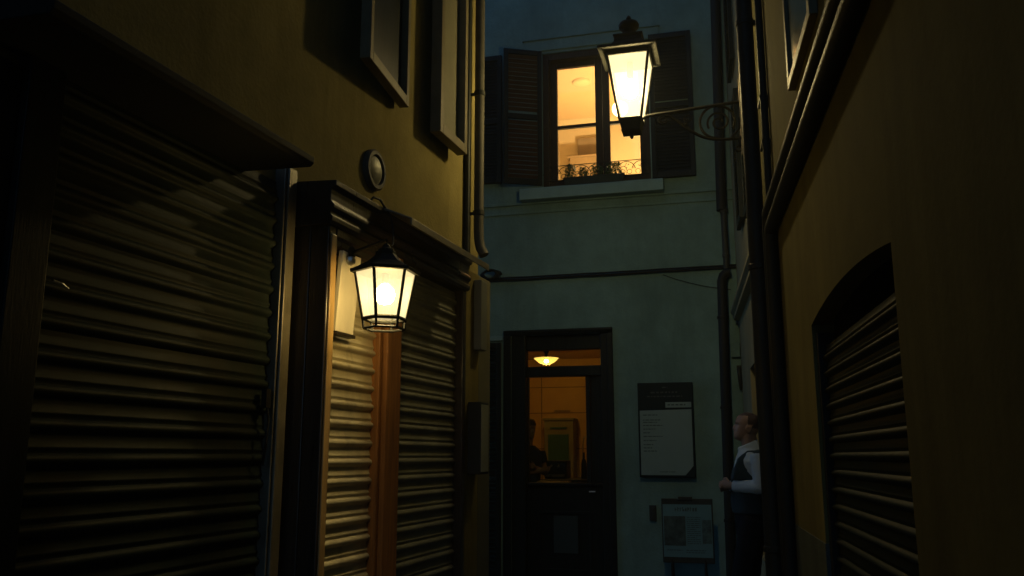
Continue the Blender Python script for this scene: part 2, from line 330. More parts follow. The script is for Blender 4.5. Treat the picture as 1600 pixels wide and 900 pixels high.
# --- louvred shutters on the upper floor of the left building
def leaf(Fl, wd, z0, z1, parent, mframe, mpanel, nl, rail=None, th=0.035, name='shutter_leaf', label=None, st=0.055, rot=35, slw=0.03):
    mb = MB(); h = th / 2
    mb.box(Fl, 0, st, -h, h, z0, z1); mb.box(Fl, wd - st, wd, -h, h, z0, z1)
    mb.box(Fl, st, wd - st, -h, h, z0, z0 + st * 1.3); mb.box(Fl, st, wd - st, -h, h, z1 - st * 1.2, z1)
    for zr in (rail or []): mb.box(Fl, st, wd - st, -h, h, zr - st * 0.6, zr + st * 0.6)
    o = mb.build(name, mframe, parent, bevel=0.004, label=label)
    mb = MB(); c, s_ = math.cos(R(rot)), math.sin(R(rot))
    if nl:
        banks = {}
        for k in range(nl):
            zc = z0 + st * 1.3 + (z1 - z0 - 2.5 * st) * (k + 0.5) / nl
            if any(abs(zc - zr) < st * 0.75 for zr in (rail or [])): continue
            d = slw * 0.5
            pr = [(-d * c, zc + d * s_), (-d * c + 0.006 * s_, zc + d * s_ + 0.006 * c), (d * c + 0.006 * s_, zc - d * s_ + 0.006 * c), (d * c, zc - d * s_)]
            banks.setdefault(sum(zc > zr for zr in (rail or [])), MB()).extrude(Fl, pr, st - 0.004, wd - st + 0.004)
        for b in banks.values(): b.build('louvres', mpanel, o)
    else:
        mb.box(Fl, st - 0.003, wd - st + 0.003, -h * 0.95, -h * 0.45, z0 + st, z1 - st); mb.build('panel', mpanel, o)
    return o
# A : slightly open (hinge at far end), B : flat
pA0 = FL(3.78, 0.14, 0); pA1 = FL(4.455, 0.05, 0); dA = (pA1 - pA0); nA = Z.cross(dA).normalized() * -1
FAa = Frame(pA0, dA, nA)
la = leaf(FAa, dA.length, 3.462, 5.05, lb, M['olive'], M['doorwood'], 0, th=0.06, label='half-open dark window shutter with a pale frame', st=0.045)
FB = Frame(FL(4.835, 0.09, 0), uL, nL)
lbb = leaf(FB, 0.475, 3.448, 5.05, lb, M['olive'], M['olivepanel'], 0, th=0.075, label='solid panelled window shutter near the corner', st=0.05)
for zz in (3.56, 4.22, 4.85):
    w = MB(); w.box(FL, 5.312, 5.345, 0.0, 0.10, zz, zz + 0.07); w.build('hinge', M['iron'], lbb)
for zz in (3.56, 4.85):
    w = MB(); w.box(FL, 4.46, 4.485, 0.0, 0.06, zz, zz + 0.07); w.build('hinge', M['iron'], la)
# round vent cover
t = thing('round_vent', 'round metal vent cover on the ochre wall above the hanging lantern', 'vent', FL(4.13, 0, 2.97))
w = MB(); w.lathe(FL(4.17, 0, 2.98), [(0.118, 0.0), (0.118, 0.022), (0.108, 0.032), (0.088, 0.032), (0.082, 0.018)], 40, nL); w.build('rim', M['pipe_mid'], t, smooth=True)
w = MB(); w.lathe(FL(4.17, 0, 2.98), [(0.080, 0.012), (0.075, 0.022), (0.05, 0.034), (0.02, 0.040), (0.0, 0.041)], 32, nL)
w.build('cap', M['pipe_light'], t, smooth=True)
# downpipe at the left corner
t = thing('downpipe', 'grey zinc downpipe on the left building corner ending in a bent shoe above the canopy', 'downpipe', FL(5.8, 0.09, 2.8))
w = MB(); w.tube([FL(5.70, 0.07, 7.39), FL(5.70, 0.07, 3.02), FL(5.70, 0.073, 2.94), FL(5.70, 0.085, 2.88), FL(5.70, 0.115, 2.82)], 0.036, 16); w.build('pipe', M['pipe_mid'], t, smooth=True)
for zz in (3.12, 4.05, 5.1):
    w = MB(); w.lathe(FL(5.70, 0.07, zz), [(0.037, 0), (0.042, 0.004), (0.042, 0.036), (0.037, 0.04)], 16); w.box(FL, 5.69, 5.71, 0, 0.04, zz + 0.01, zz + 0.03); w.build('bracket', M['pipe'], t)
w = MB(); w.tube([FL(5.58, 0.024, 7.39), FL(5.58, 0.024, 2.72)], 0.02, 10)
tag(w.build('cable_conduit', M['pipe'], smooth=True, base=FL(5.62, 0.03, 2.7)), 'thin dark cable conduit beside the downpipe on the left corner', 'conduit')

# --- white board beside the lantern
t = thing('white_board', 'tilted blank white board fixed on the narrow shutter beside the lantern', 'board', FL(3.55, 0.2, 1.96))
p0 = FL(3.462, 0.198, 0); FW = Frame(FL(3.49, 0.205, 1.96), uL, nL)
w = MB(); w.add([FL(3.458, .188, 1.962), FL(3.628, .188, 1.962), FL(3.628, .212, 1.962), FL(3.458, .212, 1.962),
                 FL(3.475, .205, 2.342), FL(3.652, .205, 2.342), FL(3.652, .229, 2.342), FL(3.475, .229, 2.342)],
                [(0, 1, 2, 3), (4, 5, 6, 7), (0, 1, 5, 4), (1, 2, 6, 5), (2, 3, 7, 6), (3, 0, 4, 7)])
w.build('panel', M['white'], t, bevel=0.003)
w = MB(); w.box(FL, 3.455, 3.635, 0.185, 0.222, 1.945, 1.961); w.build('ledge', M['darkwood'], t, bevel=0.003)

# ------------------------------------------------------------------ HANGING LANTERN (left)
lc = FL(3.38, 0.498, -0.020)
t = thing('hanging_lantern', 'small lit six-sided lantern with a black pointed roof hanging before the wooden post', 'lantern', lc + Z * 1.96)
def ring(c, r, z, n, ph): return [c + V((math.cos(2 * math.pi * i / n + ph) * r, math.sin(2 * math.pi * i / n + ph) * r, z)) for i in range(n)]
ph6 = R(-90 - 8.5 - 5)
zb, ztp, rb, rt = 2.008, 2.222, 0.094, 0.135
HB = ring(lc, rb, zb, 6, ph6); HT = ring(lc, rt, ztp, 6, ph6)
for i in range(6):
    j = (i + 1) % 6
    w = MB(); w.quad(HB[i], HB[j], HT[j], HT[i]); w.build('glass_pane', M['lg_l'], t)
w = MB()
for i in range(6):
    w.tube([HB[i], HT[i]], 0.0075, 6)
    w.tube([HB[i], HB[(i + 1) % 6]], 0.0085, 6); w.tube([HT[i], HT[(i + 1) % 6]], 0.007, 6)
LB2 = ring(lc, rb * 0.95, zb - 0.042, 6, ph6)
for i in range(6):
    w.tube([HB[i], LB2[i]], 0.006, 6); w.tube([LB2[i], LB2[(i + 1) % 6]], 0.006, 6)
w.build('frame', M['iron'], t)
w = MB(); w.frustum([ring(lc, 0.155, 2.212, 6, ph6), ring(lc, 0.158, 2.226, 6, ph6), ring(lc, 0.122, 2.242, 6, ph6), ring(lc, 0.085, 2.262, 6, ph6), ring(lc, 0.058, 2.286, 6, ph6), ring(lc, 0.048, 2.298, 6, ph6), ring(lc, 0.048, 2.312, 6, ph6)])
w.lathe(lc, [(0.036, 2.31), (0.036, 2.322), (0.02, 2.33), (0.012, 2.345), (0.0, 2.35)], 16)
w.build('roof', M['iron'], t, bevel=0.002)
w = MB(); w.lathe(lc, [(0.0, 2.072), (0.024, 2.078), (0.039, 2.094), (0.045, 2.117), (0.039, 2.140), (0.024, 2.157), (0.014, 2.166)], 24); w.build('bulb', M['bulb_l'], t, smooth=True)
w = MB(); w.lathe(lc, [(0.016, 2.166), (0.016, 2.215)], 12); w.build('bulb_socket', M['iron'], t)
w = MB()
w.lathe(FL(3.545, 0.232, 2.345), [(0.03, 0), (0.03, 0.008), (0.012, 0.014)], 16, nL)
pth = [FL(3.545 - 0.165 * k / 12, 0.236 + 0.262 * k / 12, 2.345 + 0.0 * math.sin(math.pi / 2 * k / 12)) for k in range(13)]
w.tube(pth, 0.008, 8); w.build('arm', M['iron'], t, smooth=True)
w = MB(); w.lathe(FL(3.52, 0.232, 2.300), [(0.02, 0), (0.024, 0.012), (0.018, 0.028), (0.0, 0.034)], 14, nL); w.build('mount_knob', M['steel'], t, smooth=True)
w = MB(); pts = []
for k in range(15):
    u_ = k / 14; pts.append(FL(3.85 - 0.47 * u_ ** 1.6, 0.255 + 0.243 * u_, 2.64 - 0.31 * u_ - 0.05 * math.sin(math.pi * u_) + 0.03 * math.sin(7 * u_) * (1 - u_)))
w.tube(pts, 0.004, 6)
w.tube([FL(3.70, 0.24, 2.645), FL(3.72, 0.25, 2.668), FL(3.78, 0.255, 2.672), FL(3.85, 0.255, 2.64)], 0.006, 6)
w.build('cord', M['cable'], t, smooth=True)

# ================================================================== RIGHT NEAR BUILDING
rb_ = thing('near_right_building', 'ochre building on the right, plaster darkened for shade, with an arched roller shutter', 'building', FR(3, -2.5, 0))
w = MB()
A0, A1, zs, rise = 2.16, 3.54, 1.906, 0.045
def arch(a): q = (a - (A0 + A1) / 2) / ((A1 - A0) / 2); return zs + rise * (1 - q * q)
ZD = 1.075
w.quad(FR(-8, 0, ZD), FR(A0, 0, ZD), FR(A0, 0, 9.2), FR(-8, 0, 9.2))
w.quad(FR(A1, 0, ZD), FR(6.2, 0, ZD), FR(6.2, 0, 9.2), FR(A1, 0, 9.2))
na = 24; az = [A0 + (A1 - A0) * i / na for i in range(na + 1)]
for i in range(na):
    w.quad(FR(az[i], 0, arch(az[i])), FR(az[i + 1], 0, arch(az[i + 1])), FR(az[i + 1], 0, 9.2), FR(az[i], 0, 9.2))
    w.quad(FR(az[i], 0, arch(az[i])), FR(az[i + 1], 0, arch(az[i + 1])), FR(az[i + 1], -0.10, arch(az[i + 1])), FR(az[i], -0.10, arch(az[i])))
for a in (A0, A1): w.quad(FR(a, 0, ZD), FR(a, 0, zs), FR(a, -0.1, zs), FR(a, -0.1, ZD))
w.box(FR, -8, 6.2, -5, -0.1, 0.0, 9.2)
w.quad(FR(6.2, 0, ZD), FR(6.2, 0, 9.2), FR(6.2, -0.1, 9.2), FR(6.2, -0.1, ZD))
w.quad(FR(-8, 0, 9.2), FR(6.2, 0, 9.2), FR(6.2, -0.1, 9.2), FR(-8, -0.1, 9.2))
w.build('wall', M['ochre_shaded'], rb_)
w = MB(); w.box(FR, -8, A0, -0.099, 0.003, 0.0, ZD); w.box(FR, A1, 6.2, -0.099, 0.003, 0.0, ZD); w.build('dado', M['grey_dado'], rb_, bevel=0.002)
rs = slats(FR, 2.12, 3.54, -0.040, 0.02, 1.82, 0.062, big=0.42, amp=0.015, amp2=0.003).build('roller_shutter', M['shutter_shaded'], rb_, smooth=True, autos=50)
w = MB(); w.box(FR, 3.49, 3.539, -0.095, -0.012, 0, 1.87); w.build('guide_rail', M['shutter_dark'], rs, bevel=0.003)
w = MB(); w.box(FR, 2.165, 3.485, -0.098, -0.075, 1.80, 1.962); w.build('arch_shade_board', M['arch_shade'], rs, bevel=0.004)  # black board placed to stand for the shade under the arch
# upper window : olive frame with pane
wf = MB(); F0 = Frame(FR(2.895, 0.0, 0), uR, nR); Wd = 0.66
wf.box(F0, 0, 0.055, 0.0, 0.03, 2.90, 4.6); wf.box(F0, Wd - 0.045, Wd, 0, 0.03, 2.90, 4.6); wf.box(F0, 0.055, Wd - 0.045, 0, 0.03, 2.90, 2.94); wf.box(F0, 0.055, Wd - 0.045, 0, 0.03, 4.54, 4.6)
wo = wf.build('window_frame', M['olive'], rb_, bevel=0.004)
w = MB(); w.box(F0, 0.054, Wd - 0.044, 0.008, 0.016, 2.955, 4.545); w.build('pane', mat('dark_window_glass', (0.05, 0.07, 0.06), 0.15, var=0.2, bump=0.02), wo)
# conduits on the wall
for (zc, a1) in ((2.660, 4.60), (2.555, 4.51)):
    w = MB(); w.tube([FR(-3, 0.034, zc), FR(a1 - 0.06, 0.034, zc), FR(a1 - 0.02, 0.034, zc - 0.015), FR(a1, 0.034, zc - 0.06), FR(a1, 0.034, 0.3)], 0.033, 14)
    o = w.build('wall_conduit', M['pipe'], smooth=True, base=FR(2.0, 0.034, zc))
    tag(o, 'upper of two dark conduits running along the right wall, then dropping beside the downpipe' if zc > 2.6 else 'lower of two dark conduits running along the right wall, then dropping beside the downpipe', 'conduit', 'conduits along the right wall')
# corner downpipe
t = thing('downpipe', 'thick dark downpipe on the right wall in front of the standing man', 'downpipe', FR(4.9, 0.07, 0))
w = MB(); w.tube([FR(4.9, 0.072, 0.0), FR(4.9, 0.072, 9.1)], 0.048, 20); w.build('pipe', M['pipe'], t, smooth=True)
for zz in (0.9, 2.42, 3.9, 5.4):
    w = MB(); w.lathe(FR(4.9, 0.072, zz), [(0.049, 0), (0.054, 0.004), (0.054, 0.03), (0.049, 0.034)], 20); w.box(FR, 4.888, 4.912, 0, 0.03, zz, zz + 0.03); w.build('bracket', M['pipe'], t)
w = MB(); w.tube([FR(4.58, 0.022, 2.75), FR(4.58, 0.022, 9.0)], 0.02, 10); w.tube([FR(4.70, 0.016, 0.0), FR(4.70, 0.016, 9.0)], 0.012, 8)
for zz in (3.05, 3.3, 4.4): w.box(FR, 4.57, 4.72, 0, 0.044, zz, zz + 0.02)
tag(w.build('cable_run', M['pipe'], smooth=True, base=FR(4.62, 0.02, 0)), 'thin vertical cables clipped to the right wall beside the thick downpipe', 'cable')

# ================================================================== FAR RIGHT WALL (behind the man)
fb = thing('cream_building', 'pale cream building side behind the standing man, with small openings and a moulding', 'building', FR(8, -2.5, 0))
w = MB(); wall_holes(w, FR, 6.21, 10.2, 0, 9.0, [(7.75, 8.55, 0.5, 2.22)], 0.20, o=-0.12)
w.box(FR, 6.21, 10.2, -5, -0.321, 0, 9.0); w.build('wall', M['cream'], fb)
w = MB(); w.extrude(FR, [(-0.119, 2.86), (-0.06, 2.88), (-0.06, 2.92), (-0.03, 2.95), (-0.03, 2.985), (-0.119, 3.0)], 6.22, 9.75); w.build('string_course', M['cream'], fb, bevel=0.003)
w = MB(); w.box(FR, 7.76, 8.54, -0.30, -0.27, 0.5, 2.21); w.build('window', M['greenshut'], fb)
for (a0, a1, z0, z1) in ((7.1, 7.6, 3.45, 4.7), (8.1, 8.6, 3.6, 4.9), (8.3, 8.9, 5.3, 6.8)):
    leaf(Frame(FR(a0, -0.085, 0), uR, nR), a1 - a0, z0, z1, fb, M['greenshut'], M['greenshut'], 22, th=0.04)

# ================================================================== WALL LANTERN (right)
c = FR(6.1, 0.815, 0)
t = thing('wall_lantern', 'large bright four-sided street lantern on a scrolled iron bracket', 'lantern', c + Z * 3.7)
FLn = Frame(c, uF, nF)                                     # lantern square to the end facade
def sq(h, z, c0=0, c1=0): return [FLn(-h, -h, z), FLn(h, -h, z), FLn(h, h, z), FLn(-h, h, z)]
zb, zt, hb, ht = 3.835, 4.315, 0.080, 0.152
B, T = sq(hb, zb), sq(ht, zt)
for i in range(4):
    j = (i + 1) % 4; w = MB(); w.quad(B[i], B[j], T[j], T[i]); w.build('glass_pane', M['lg_r'], t)
w = MB()
for i in range(4):
    w.tube([B[i], T[i]], 0.011, 6); w.tube([B[i], B[(i + 1) % 4]], 0.010, 6); w.tube([T[i], T[(i + 1) % 4]], 0.011, 6)
w.frustum([sq(0.082, 3.825), sq(0.066, 3.755)]); w.frustum([sq(0.07, 3.757), sq(0.07, 3.745)])
w.build('frame', M['iron'], t, bevel=0.002)
w = MB(); w.lathe(c, [(0.0, 3.695), (0.008, 3.70), (0.016, 3.715), (0.008, 3.73), (0.012, 3.744)], 14); w.build('bottom_finial', M['iron'], t, smooth=True)
w = MB(); w.frustum([sq(0.212, 4.345), sq(0.216, 4.355), sq(0.212, 4.368)]); w.frustum([sq(0.150, 4.316), sq(0.158, 4.344)])
w.build('eave', M['iron'], t, bevel=0.002)
w = MB(); w.frustum([sq(0.20, 4.37), sq(0.125, 4.41), sq(0.105, 4.44), sq(0.10, 4.475), sq(0.11, 4.485), sq(0.11, 4.495)])
w.build('roof', M['iron'], t, bevel=0.003)
w = MB(); w.lathe(c, [(0.06, 4.495), (0.072, 4.505), (0.05, 4.52), (0.044, 4.54), (0.055, 4.565), (0.075, 4.585), (0.078, 4.605), (0.07, 4.622), (0.045, 4.632), (0.02, 4.638), (0.014, 4.65), (0.02, 4.662), (0.014, 4.676), (0.0, 4.69)], 20)
w.build('finial', M['iron'], t)
w = MB(); w.lathe(c, [(0.0, 4.02), (0.035, 4.03), (0.052, 4.06), (0.052, 4.09), (0.04, 4.13), (0.022, 4.16)], 20); w.build('bulb', M['bulb_r'], t, smooth=True)
w = MB(); w.lathe(c, [(0.022, 4.161), (0.022, 4.30)], 12); w.build('bulb_socket', M['iron'], t)
# bracket (plane at s=6.1)
br = MB()
s0 = 6.1
def P(o, z): return FR(s0, o, z)
def flat(path, wd=0.010, th=0.016):
    br.tube(path, wd, 6)
br.tube([P(0.03, 3.925), P(0.66, 3.872), P(0.70, 3.868), P(0.735, 3.85)], 0.013, 8)
br.tube([P(0.735, 3.85), P(0.775, 3.80), P(0.79, 3.76)], 0.010, 8)
def spiral(o, z, r0, r1, a0, a1, n=40):
    return [P(o + (r0 + (r1 - r0) * k / n) * math.cos(a0 + (a1 - a0) * k / n), z + (r0 + (r1 - r0) * k / n) * math.sin(a0 + (a1 - a0) * k / n)) for k in range(n + 1)]
# long S scroll: curl under the lantern end, sweeping down to the lower stub
sc1 = spiral(0.585, 3.822, 0.012, 0.036, R(-120), R(-120 + 560), 44)[::-1]
curve = []
ctrl = [(0.575, 3.858), (0.53, 3.852), (0.47, 3.80), (0.41, 3.745), (0.34, 3.695), (0.27, 3.662), (0.20, 3.648), (0.12, 3.645), (0.03, 3.648)]
for i in range(len(ctrl) - 1):
    for k in range(5):
        q = k / 5; p0 = ctrl[max(i - 1, 0)]; p1 = ctrl[i]; p2 = ctrl[i + 1]; p3 = ctrl[min(i + 2, len(ctrl) - 1)]
        curve.append(tuple(0.5 * ((2 * p1[d]) + (-p0[d] + p2[d]) * q + (2 * p0[d] - 5 * p1[d] + 4 * p2[d] - p3[d]) * q * q + (-p0[d] + 3 * p1[d] - 3 * p2[d] + p3[d]) * q ** 3) for d in (0, 1)))
curve.append(ctrl[-1])
br.tube([P(*p) for p in curve], 0.012, 8)
br.tube(spiral(0.585, 3.824, 0.008, 0.036, R(200), R(200 + 520 + 90), 50), 0.008, 7)
br.tube(spiral(0.195, 3.785, 0.128, 0.118, R(-90), R(-90 + 300), 40), 0.010, 7)
br.tube(spiral(0.185, 3.780, 0.085, 0.02, R(-30), R(-30 + 560), 60), 0.008, 7)
br.tube([P(0.04, 3.92), P(0.035, 3.82), P(0.045, 3.72), P(0.10, 3.66)], 0.009, 7)
br.tube(spiral(0.40, 3.822, 0.034, 0.01, R(-60), R(-60 + 470), 30), 0.006, 6)
br.tube([P(0.41, 3.79), P(0.44, 3.765)], 0.006, 6)
br.tube(spiral(0.058, 3.57, 0.028, 0.010, R(100), R(100 + 420), 30), 0.008, 6); br.tube([P(0.05, 3.645), P(0.048, 3.597)], 0.010, 6)
br.build('bracket', M['iron'], t, smooth=True)
w = MB(); w.box(FR, s0 - 0.02, s0 + 0.02, 0.024, 0.036, 3.52, 4.10); w.box(FR, s0 - 0.02, s0 + 0.02, 0.0, 0.024, 3.62, 3.67); w.box(FR, s0 - 0.02, s0 + 0.02, 0.0, 0.024, 3.90, 3.95)
w.build('back_plate', M['rail'], t, bevel=0.002)

# ================================================================== END FACADE
eb = thing('blue_grey_building', 'blue-grey plaster building closing the alley, with a lit upper window and a dark doorway', 'building', FF(-1.5, -2, 0))
W0, W1, WZ0, WZ1 = -2.16, -0.85, 4.62, 6.365
D0, D1, DZ = -2.56, -1.42, 2.80
w = MB(); wall_holes(w, FF, -8.0, 3.2, 0, 7.9, [(W0, W1, WZ0, WZ1), (D0, D1, 0.0, DZ)], 0.32); w.build('wall', M['facade'], eb)
w = MB(); w.box(FF, -8.1, 3.2, -0.4, 0.25, 7.9, 8.1); w.build('cornice', M['trim'], eb, bevel=0.02)
# string courses, moulded and broken under the sill
for (z0, z1, oo) in ((4.405, 4.44, 0.028), (4.29, 4.315, 0.018)):
    w = MB(); w.box(FF, -7.9, 0.10, 0.0, oo, z0, z1); w.build('string_course', M['facade'], eb, bevel=0.006)
w = MB(); w.extrude(FF, [(0, 4.425), (0.165, 4.425), (0.165, 4.555), (0.155, 4.565), (0.0, 4.60)], -2.42, -0.70); w.build('window_sill', M['trim'], eb, bevel=0.006)
w = MB(); w.box(FF, -2.39, -0.71, 0.0, 0.02, 6.40, 6.545); w.box(FF, -2.41, -0.69, 0.0, 0.04, 6.545, 6.56); w.build('lintel', M['facade'], eb, bevel=0.004)
# window frame (wood), two casements of two panes
wf = MB()
wf.box(FF, W0, W0 + 0.075, -0.19, -0.02, WZ0, WZ1); wf.box(FF, W1 - 0.04, W1, -0.19, -0.02, WZ0, WZ1)
wf.box(FF, W0 + 0.075, W1 - 0.04, -0.19, -0.02, WZ1 - 0.09, WZ1); wf.box(FF, W0 + 0.075, W1 - 0.04, -0.19, -0.03, WZ0, WZ0 + 0.05)
wo = wf.build('window_frame', M['winwood'], eb, bevel=0.006)
mid0, mid1 = -1.515, -1.345
for (a0, a1) in ((W0 + 0.078, -1.432), (-1.428, W1 - 0.043)):
    cb = MB(); zl, zh = WZ0 + 0.053, WZ1 - 0.093; st = 0.085
    cb.box(FF, a0, a0 + st, -0.17, -0.11, zl, zh); cb.box(FF, a1 - st, a1, -0.17, -0.11, zl, zh)
    cb.box(FF, a0 + st, a1 - st, -0.17, -0.11, zl, zl + 0.06); cb.box(FF, a0 + st, a1 - st, -0.17, -0.11, zh - 0.07, zh)
    cb.box(FF, a0 + st, a1 - st, -0.165, -0.115, 5.395, 5.435)
    cb.build('casement', M['winwood'], wo, bevel=0.005)
    for (z0, z1) in ((zl + 0.058, 5.397), (5.433, zh - 0.068)):
        p = MB(); p.box(FF, a0 + st - 0.004, a1 - st + 0.004, -0.143, -0.138, z0, z1); p.build('pane', M['dgl'], wo)
# shutters of the lit window
hp = FF(W0 - 0.005, 0.03, 0)
def openleaf(ang, wd, side):
    d = (uF * -math.cos(R(ang)) * side + nF * math.sin(R(ang)))
    return Frame(hp, d, Z.cross(d) * side)
FS = openleaf(26, 0.48, 1)
leaf(FS, 0.48, 4.63, 6.38, eb, M['greenshut'], M['brownshut'], 28, rail=[5.50], th=0.04, label='half-open brown louvred shutter left of the lit window', slw=0.05, rot=-38)
leaf(Frame(FF(-2.97, 0.055, 0), uF, nF), 0.30, 4.70, 6.38, eb, M['greenshut'], M['greenshut'], 38, rail=[5.50], th=0.05, slw=0.056, rot=62)
leaf(Frame(FF(W1 + 0.02, 0.05, 0), uF, nF), 0.50, 4.60, 6.42, eb, M['greenshut'], M['greenshut'], 40, rail=[5.50], th=0.05, label='dark green louvred shutter folded flat right of the lit window', slw=0.056, rot=62)
# room behind the window
UZ0, UZ1, UB = 4.0, 6.88, -3.52
rm = MB()
rm.quad(FF(-3.4, -0.33, UZ0), FF(0.2, -0.33, UZ0), FF(0.2, UB, UZ0), FF(-3.4, UB, UZ0))
rm.quad(FF(-3.4, UB, UZ0), FF(0.2, UB, UZ0), FF(0.2, UB, UZ1), FF(-3.4, UB, UZ1))
rm.quad(FF(-3.4, -0.33, UZ0), FF(-3.4, UB, UZ0), FF(-3.4, UB, UZ1), FF(-3.4, -0.33, UZ1))
rm.quad(FF(0.2, -0.33, UZ0), FF(0.2, UB, UZ0), FF(0.2, UB, UZ1), FF(0.2, -0.33, UZ1))
rm.cur = 1
rm.quad(FF(-3.4, -0.33, UZ1), FF(0.2, -0.33, UZ1), FF(0.2, UB, UZ1), FF(-3.4, UB, UZ1))
rm.build('upper_room', [M['room_up'], M['room_ceil']], eb)
w = MB(); w.extrude(FF, [(UB + 0.002, 6.80), (UB + 0.05, 6.84), (UB + 0.08, 6.878), (UB + 0.002, 6.878)], -3.39, 0.19); w.build('room_cove', M['room_up'], eb)
# things in the room
t = thing('globe_lamp', 'glowing globe ceiling lamp inside the lit upper room, mostly hidden by the street lantern', 'lamp', FF(-1.42, -1.55, 6.1))
w = MB(); gc = FF(-1.38, -1.5, 6.16)
w.lathe(gc, [(0.11 * math.sin(math.pi * k / 14), -0.11 * math.cos(math.pi * k / 14)) for k in range(15)], 24); w.build('globe', M['globe'], t, smooth=True)
w = MB(); w.tube([gc + Z * 0.11, V((gc.x, gc.y, 6.86))], 0.008, 8); w.lathe(V((gc.x, gc.y, 6.84)), [(0.05, 0), (0.05, 0.036)], 16); w.build('stem', M['steel'], t)
w = MB(); w.lathe(FF(-2.02, -2.05, 6.84), [(0.02, 0.0), (0.10, 0.008), (0.13, 0.022), (0.14, 0.038)], 32)  # flush ceiling lamp built as a pale disc that gives no light
tag(w.build('flush_ceiling_lamp', M['pale_disc'], smooth=True, base=FF(-2.02, -2.05, 6.84)), 'pale round ceiling lamp without glow behind the upper left window pane', 'ceiling rose')
w = MB(); w.box(FF, -2.335, -1.95, UB + 0.003, UB + 0.05, 6.22, 6.535); tag(w.build('picture', M['picture'], bevel=0.004, base=FF(-2.15, UB, 6.2)), 'brown rectangular picture on the back wall behind the lower left pane', 'picture')
w = MB(); w.box(FF, -2.48, -1.90, UB + 0.003, UB + 0.22, 6.165, 6.19); w.box(FF, -2.44, -1.94, UB + 0.003, UB + 0.19, 4.01, 6.163); tag(w.build('tall_cupboard', M['shelfwood'], bevel=0.004, base=FF(-2.2, UB, 4.0)), 'tall brown cupboard top showing just above the balcony rail inside the room', 'cupboard')
w = MB(); w.box(FF, -1.56, -1.22, UB + 0.003, UB + 0.04, 6.50, 6.53); w.box(FF, -1.56, -1.53, UB + 0.003, UB + 0.04, 6.531, 6.78); w.box(FF, -1.25, -1.22, UB + 0.003, UB + 0.04, 6.531, 6.78); w.box(FF, -1.529, -1.251, UB + 0.003, UB + 0.012, 6.531, 6.78)
tag(w.build('framed_picture', M['whitepaint'], bevel=0.003, base=FF(-1.4, UB, 6.5)), 'white framed picture behind the lower right pane, under the street lantern', 'picture')

t = thing('fill_lamp', 'added unseen lamp below sill height lighting the upper room from inside', 'lamp', FF(-1.0, -2.1, 4.0))  # unseen lamp added to light the room's ceiling from below
w = MB(); flc = FF(-1.0, -2.1, 4.0); w.lathe(flc, [(0.13, 0.002), (0.13, 0.02), (0.015, 0.03), (0.012, 0.42)], 18); w.build('stand', M['steel'], t, smooth=True)
w = MB(); w.lathe(flc + Z * 0.42, [(0.11 * math.sin(math.pi * k / 12), 0.09 - 0.09 * math.cos(math.pi * k / 12)) for k in range(13)], 20); w.build('lamp_globe', M['fill_globe'], t, smooth=True)
# iron window guard rail
def arc(F, o, ac, zc, r, t0, t1, n=18): return [F(ac + r * math.cos(R(t0 + (t1 - t0) * k / n)), o, zc + r * math.sin(R(t0 + (t1 - t0) * k / n))) for k in range(n + 1)]
gr = MB(); og = 0.03; ga0, ga1 = W0 + 0.03, W1 - 0.02
gr.tube([FF(ga0, og, 4.86), FF(ga1, og, 4.86)], 0.005, 6); gr.tube([FF(ga0, og, 4.675), FF(ga1, og, 4.675)], 0.005, 6)
na = 7; pit = (ga1 - ga0) / na
for k in range(na):
    ac = ga0 + pit * (k + 0.5)
    gr.tube(arc(FF, og, ac, 4.735, pit * 0.62, 10, 170), 0.0045, 6)
    gr.tube(arc(FF, og, ac - pit * 0.22, 4.72, 0.028, -60, 240), 0.0035, 5); gr.tube(arc(FF, og, ac + pit * 0.22, 4.72, 0.028, 300, -60), 0.0035, 5)
    gr.tube([FF(ac, og, 4.68), FF(ac + 0.01, og, 4.73), FF(ac - 0.012, og, 4.79), FF(ac + 0.008, og, 4.83)], 0.0035, 5)
    for (dx, dz, an) in ((-0.015, 4.78, 140), (0.02, 4.80, 40), (0.0, 4.755, 60)):
        gr.tube([FF(ac + dx, og, dz), FF(ac + dx + 0.02 * math.cos(R(an)), og, dz + 0.02 * math.sin(R(an)))], [0.003, 0.006], 5)
    gr.lathe(FF(ga0 + pit * k, og, 4.77), [(0, -0.008), (0.008, 0), (0, 0.008)], 8)
tag(gr.build('guard_rail', M['iron'], base=FF(-1.53, og, 4.62)), 'low wrought iron guard rail with scrolls across the lit upper window', 'railing')

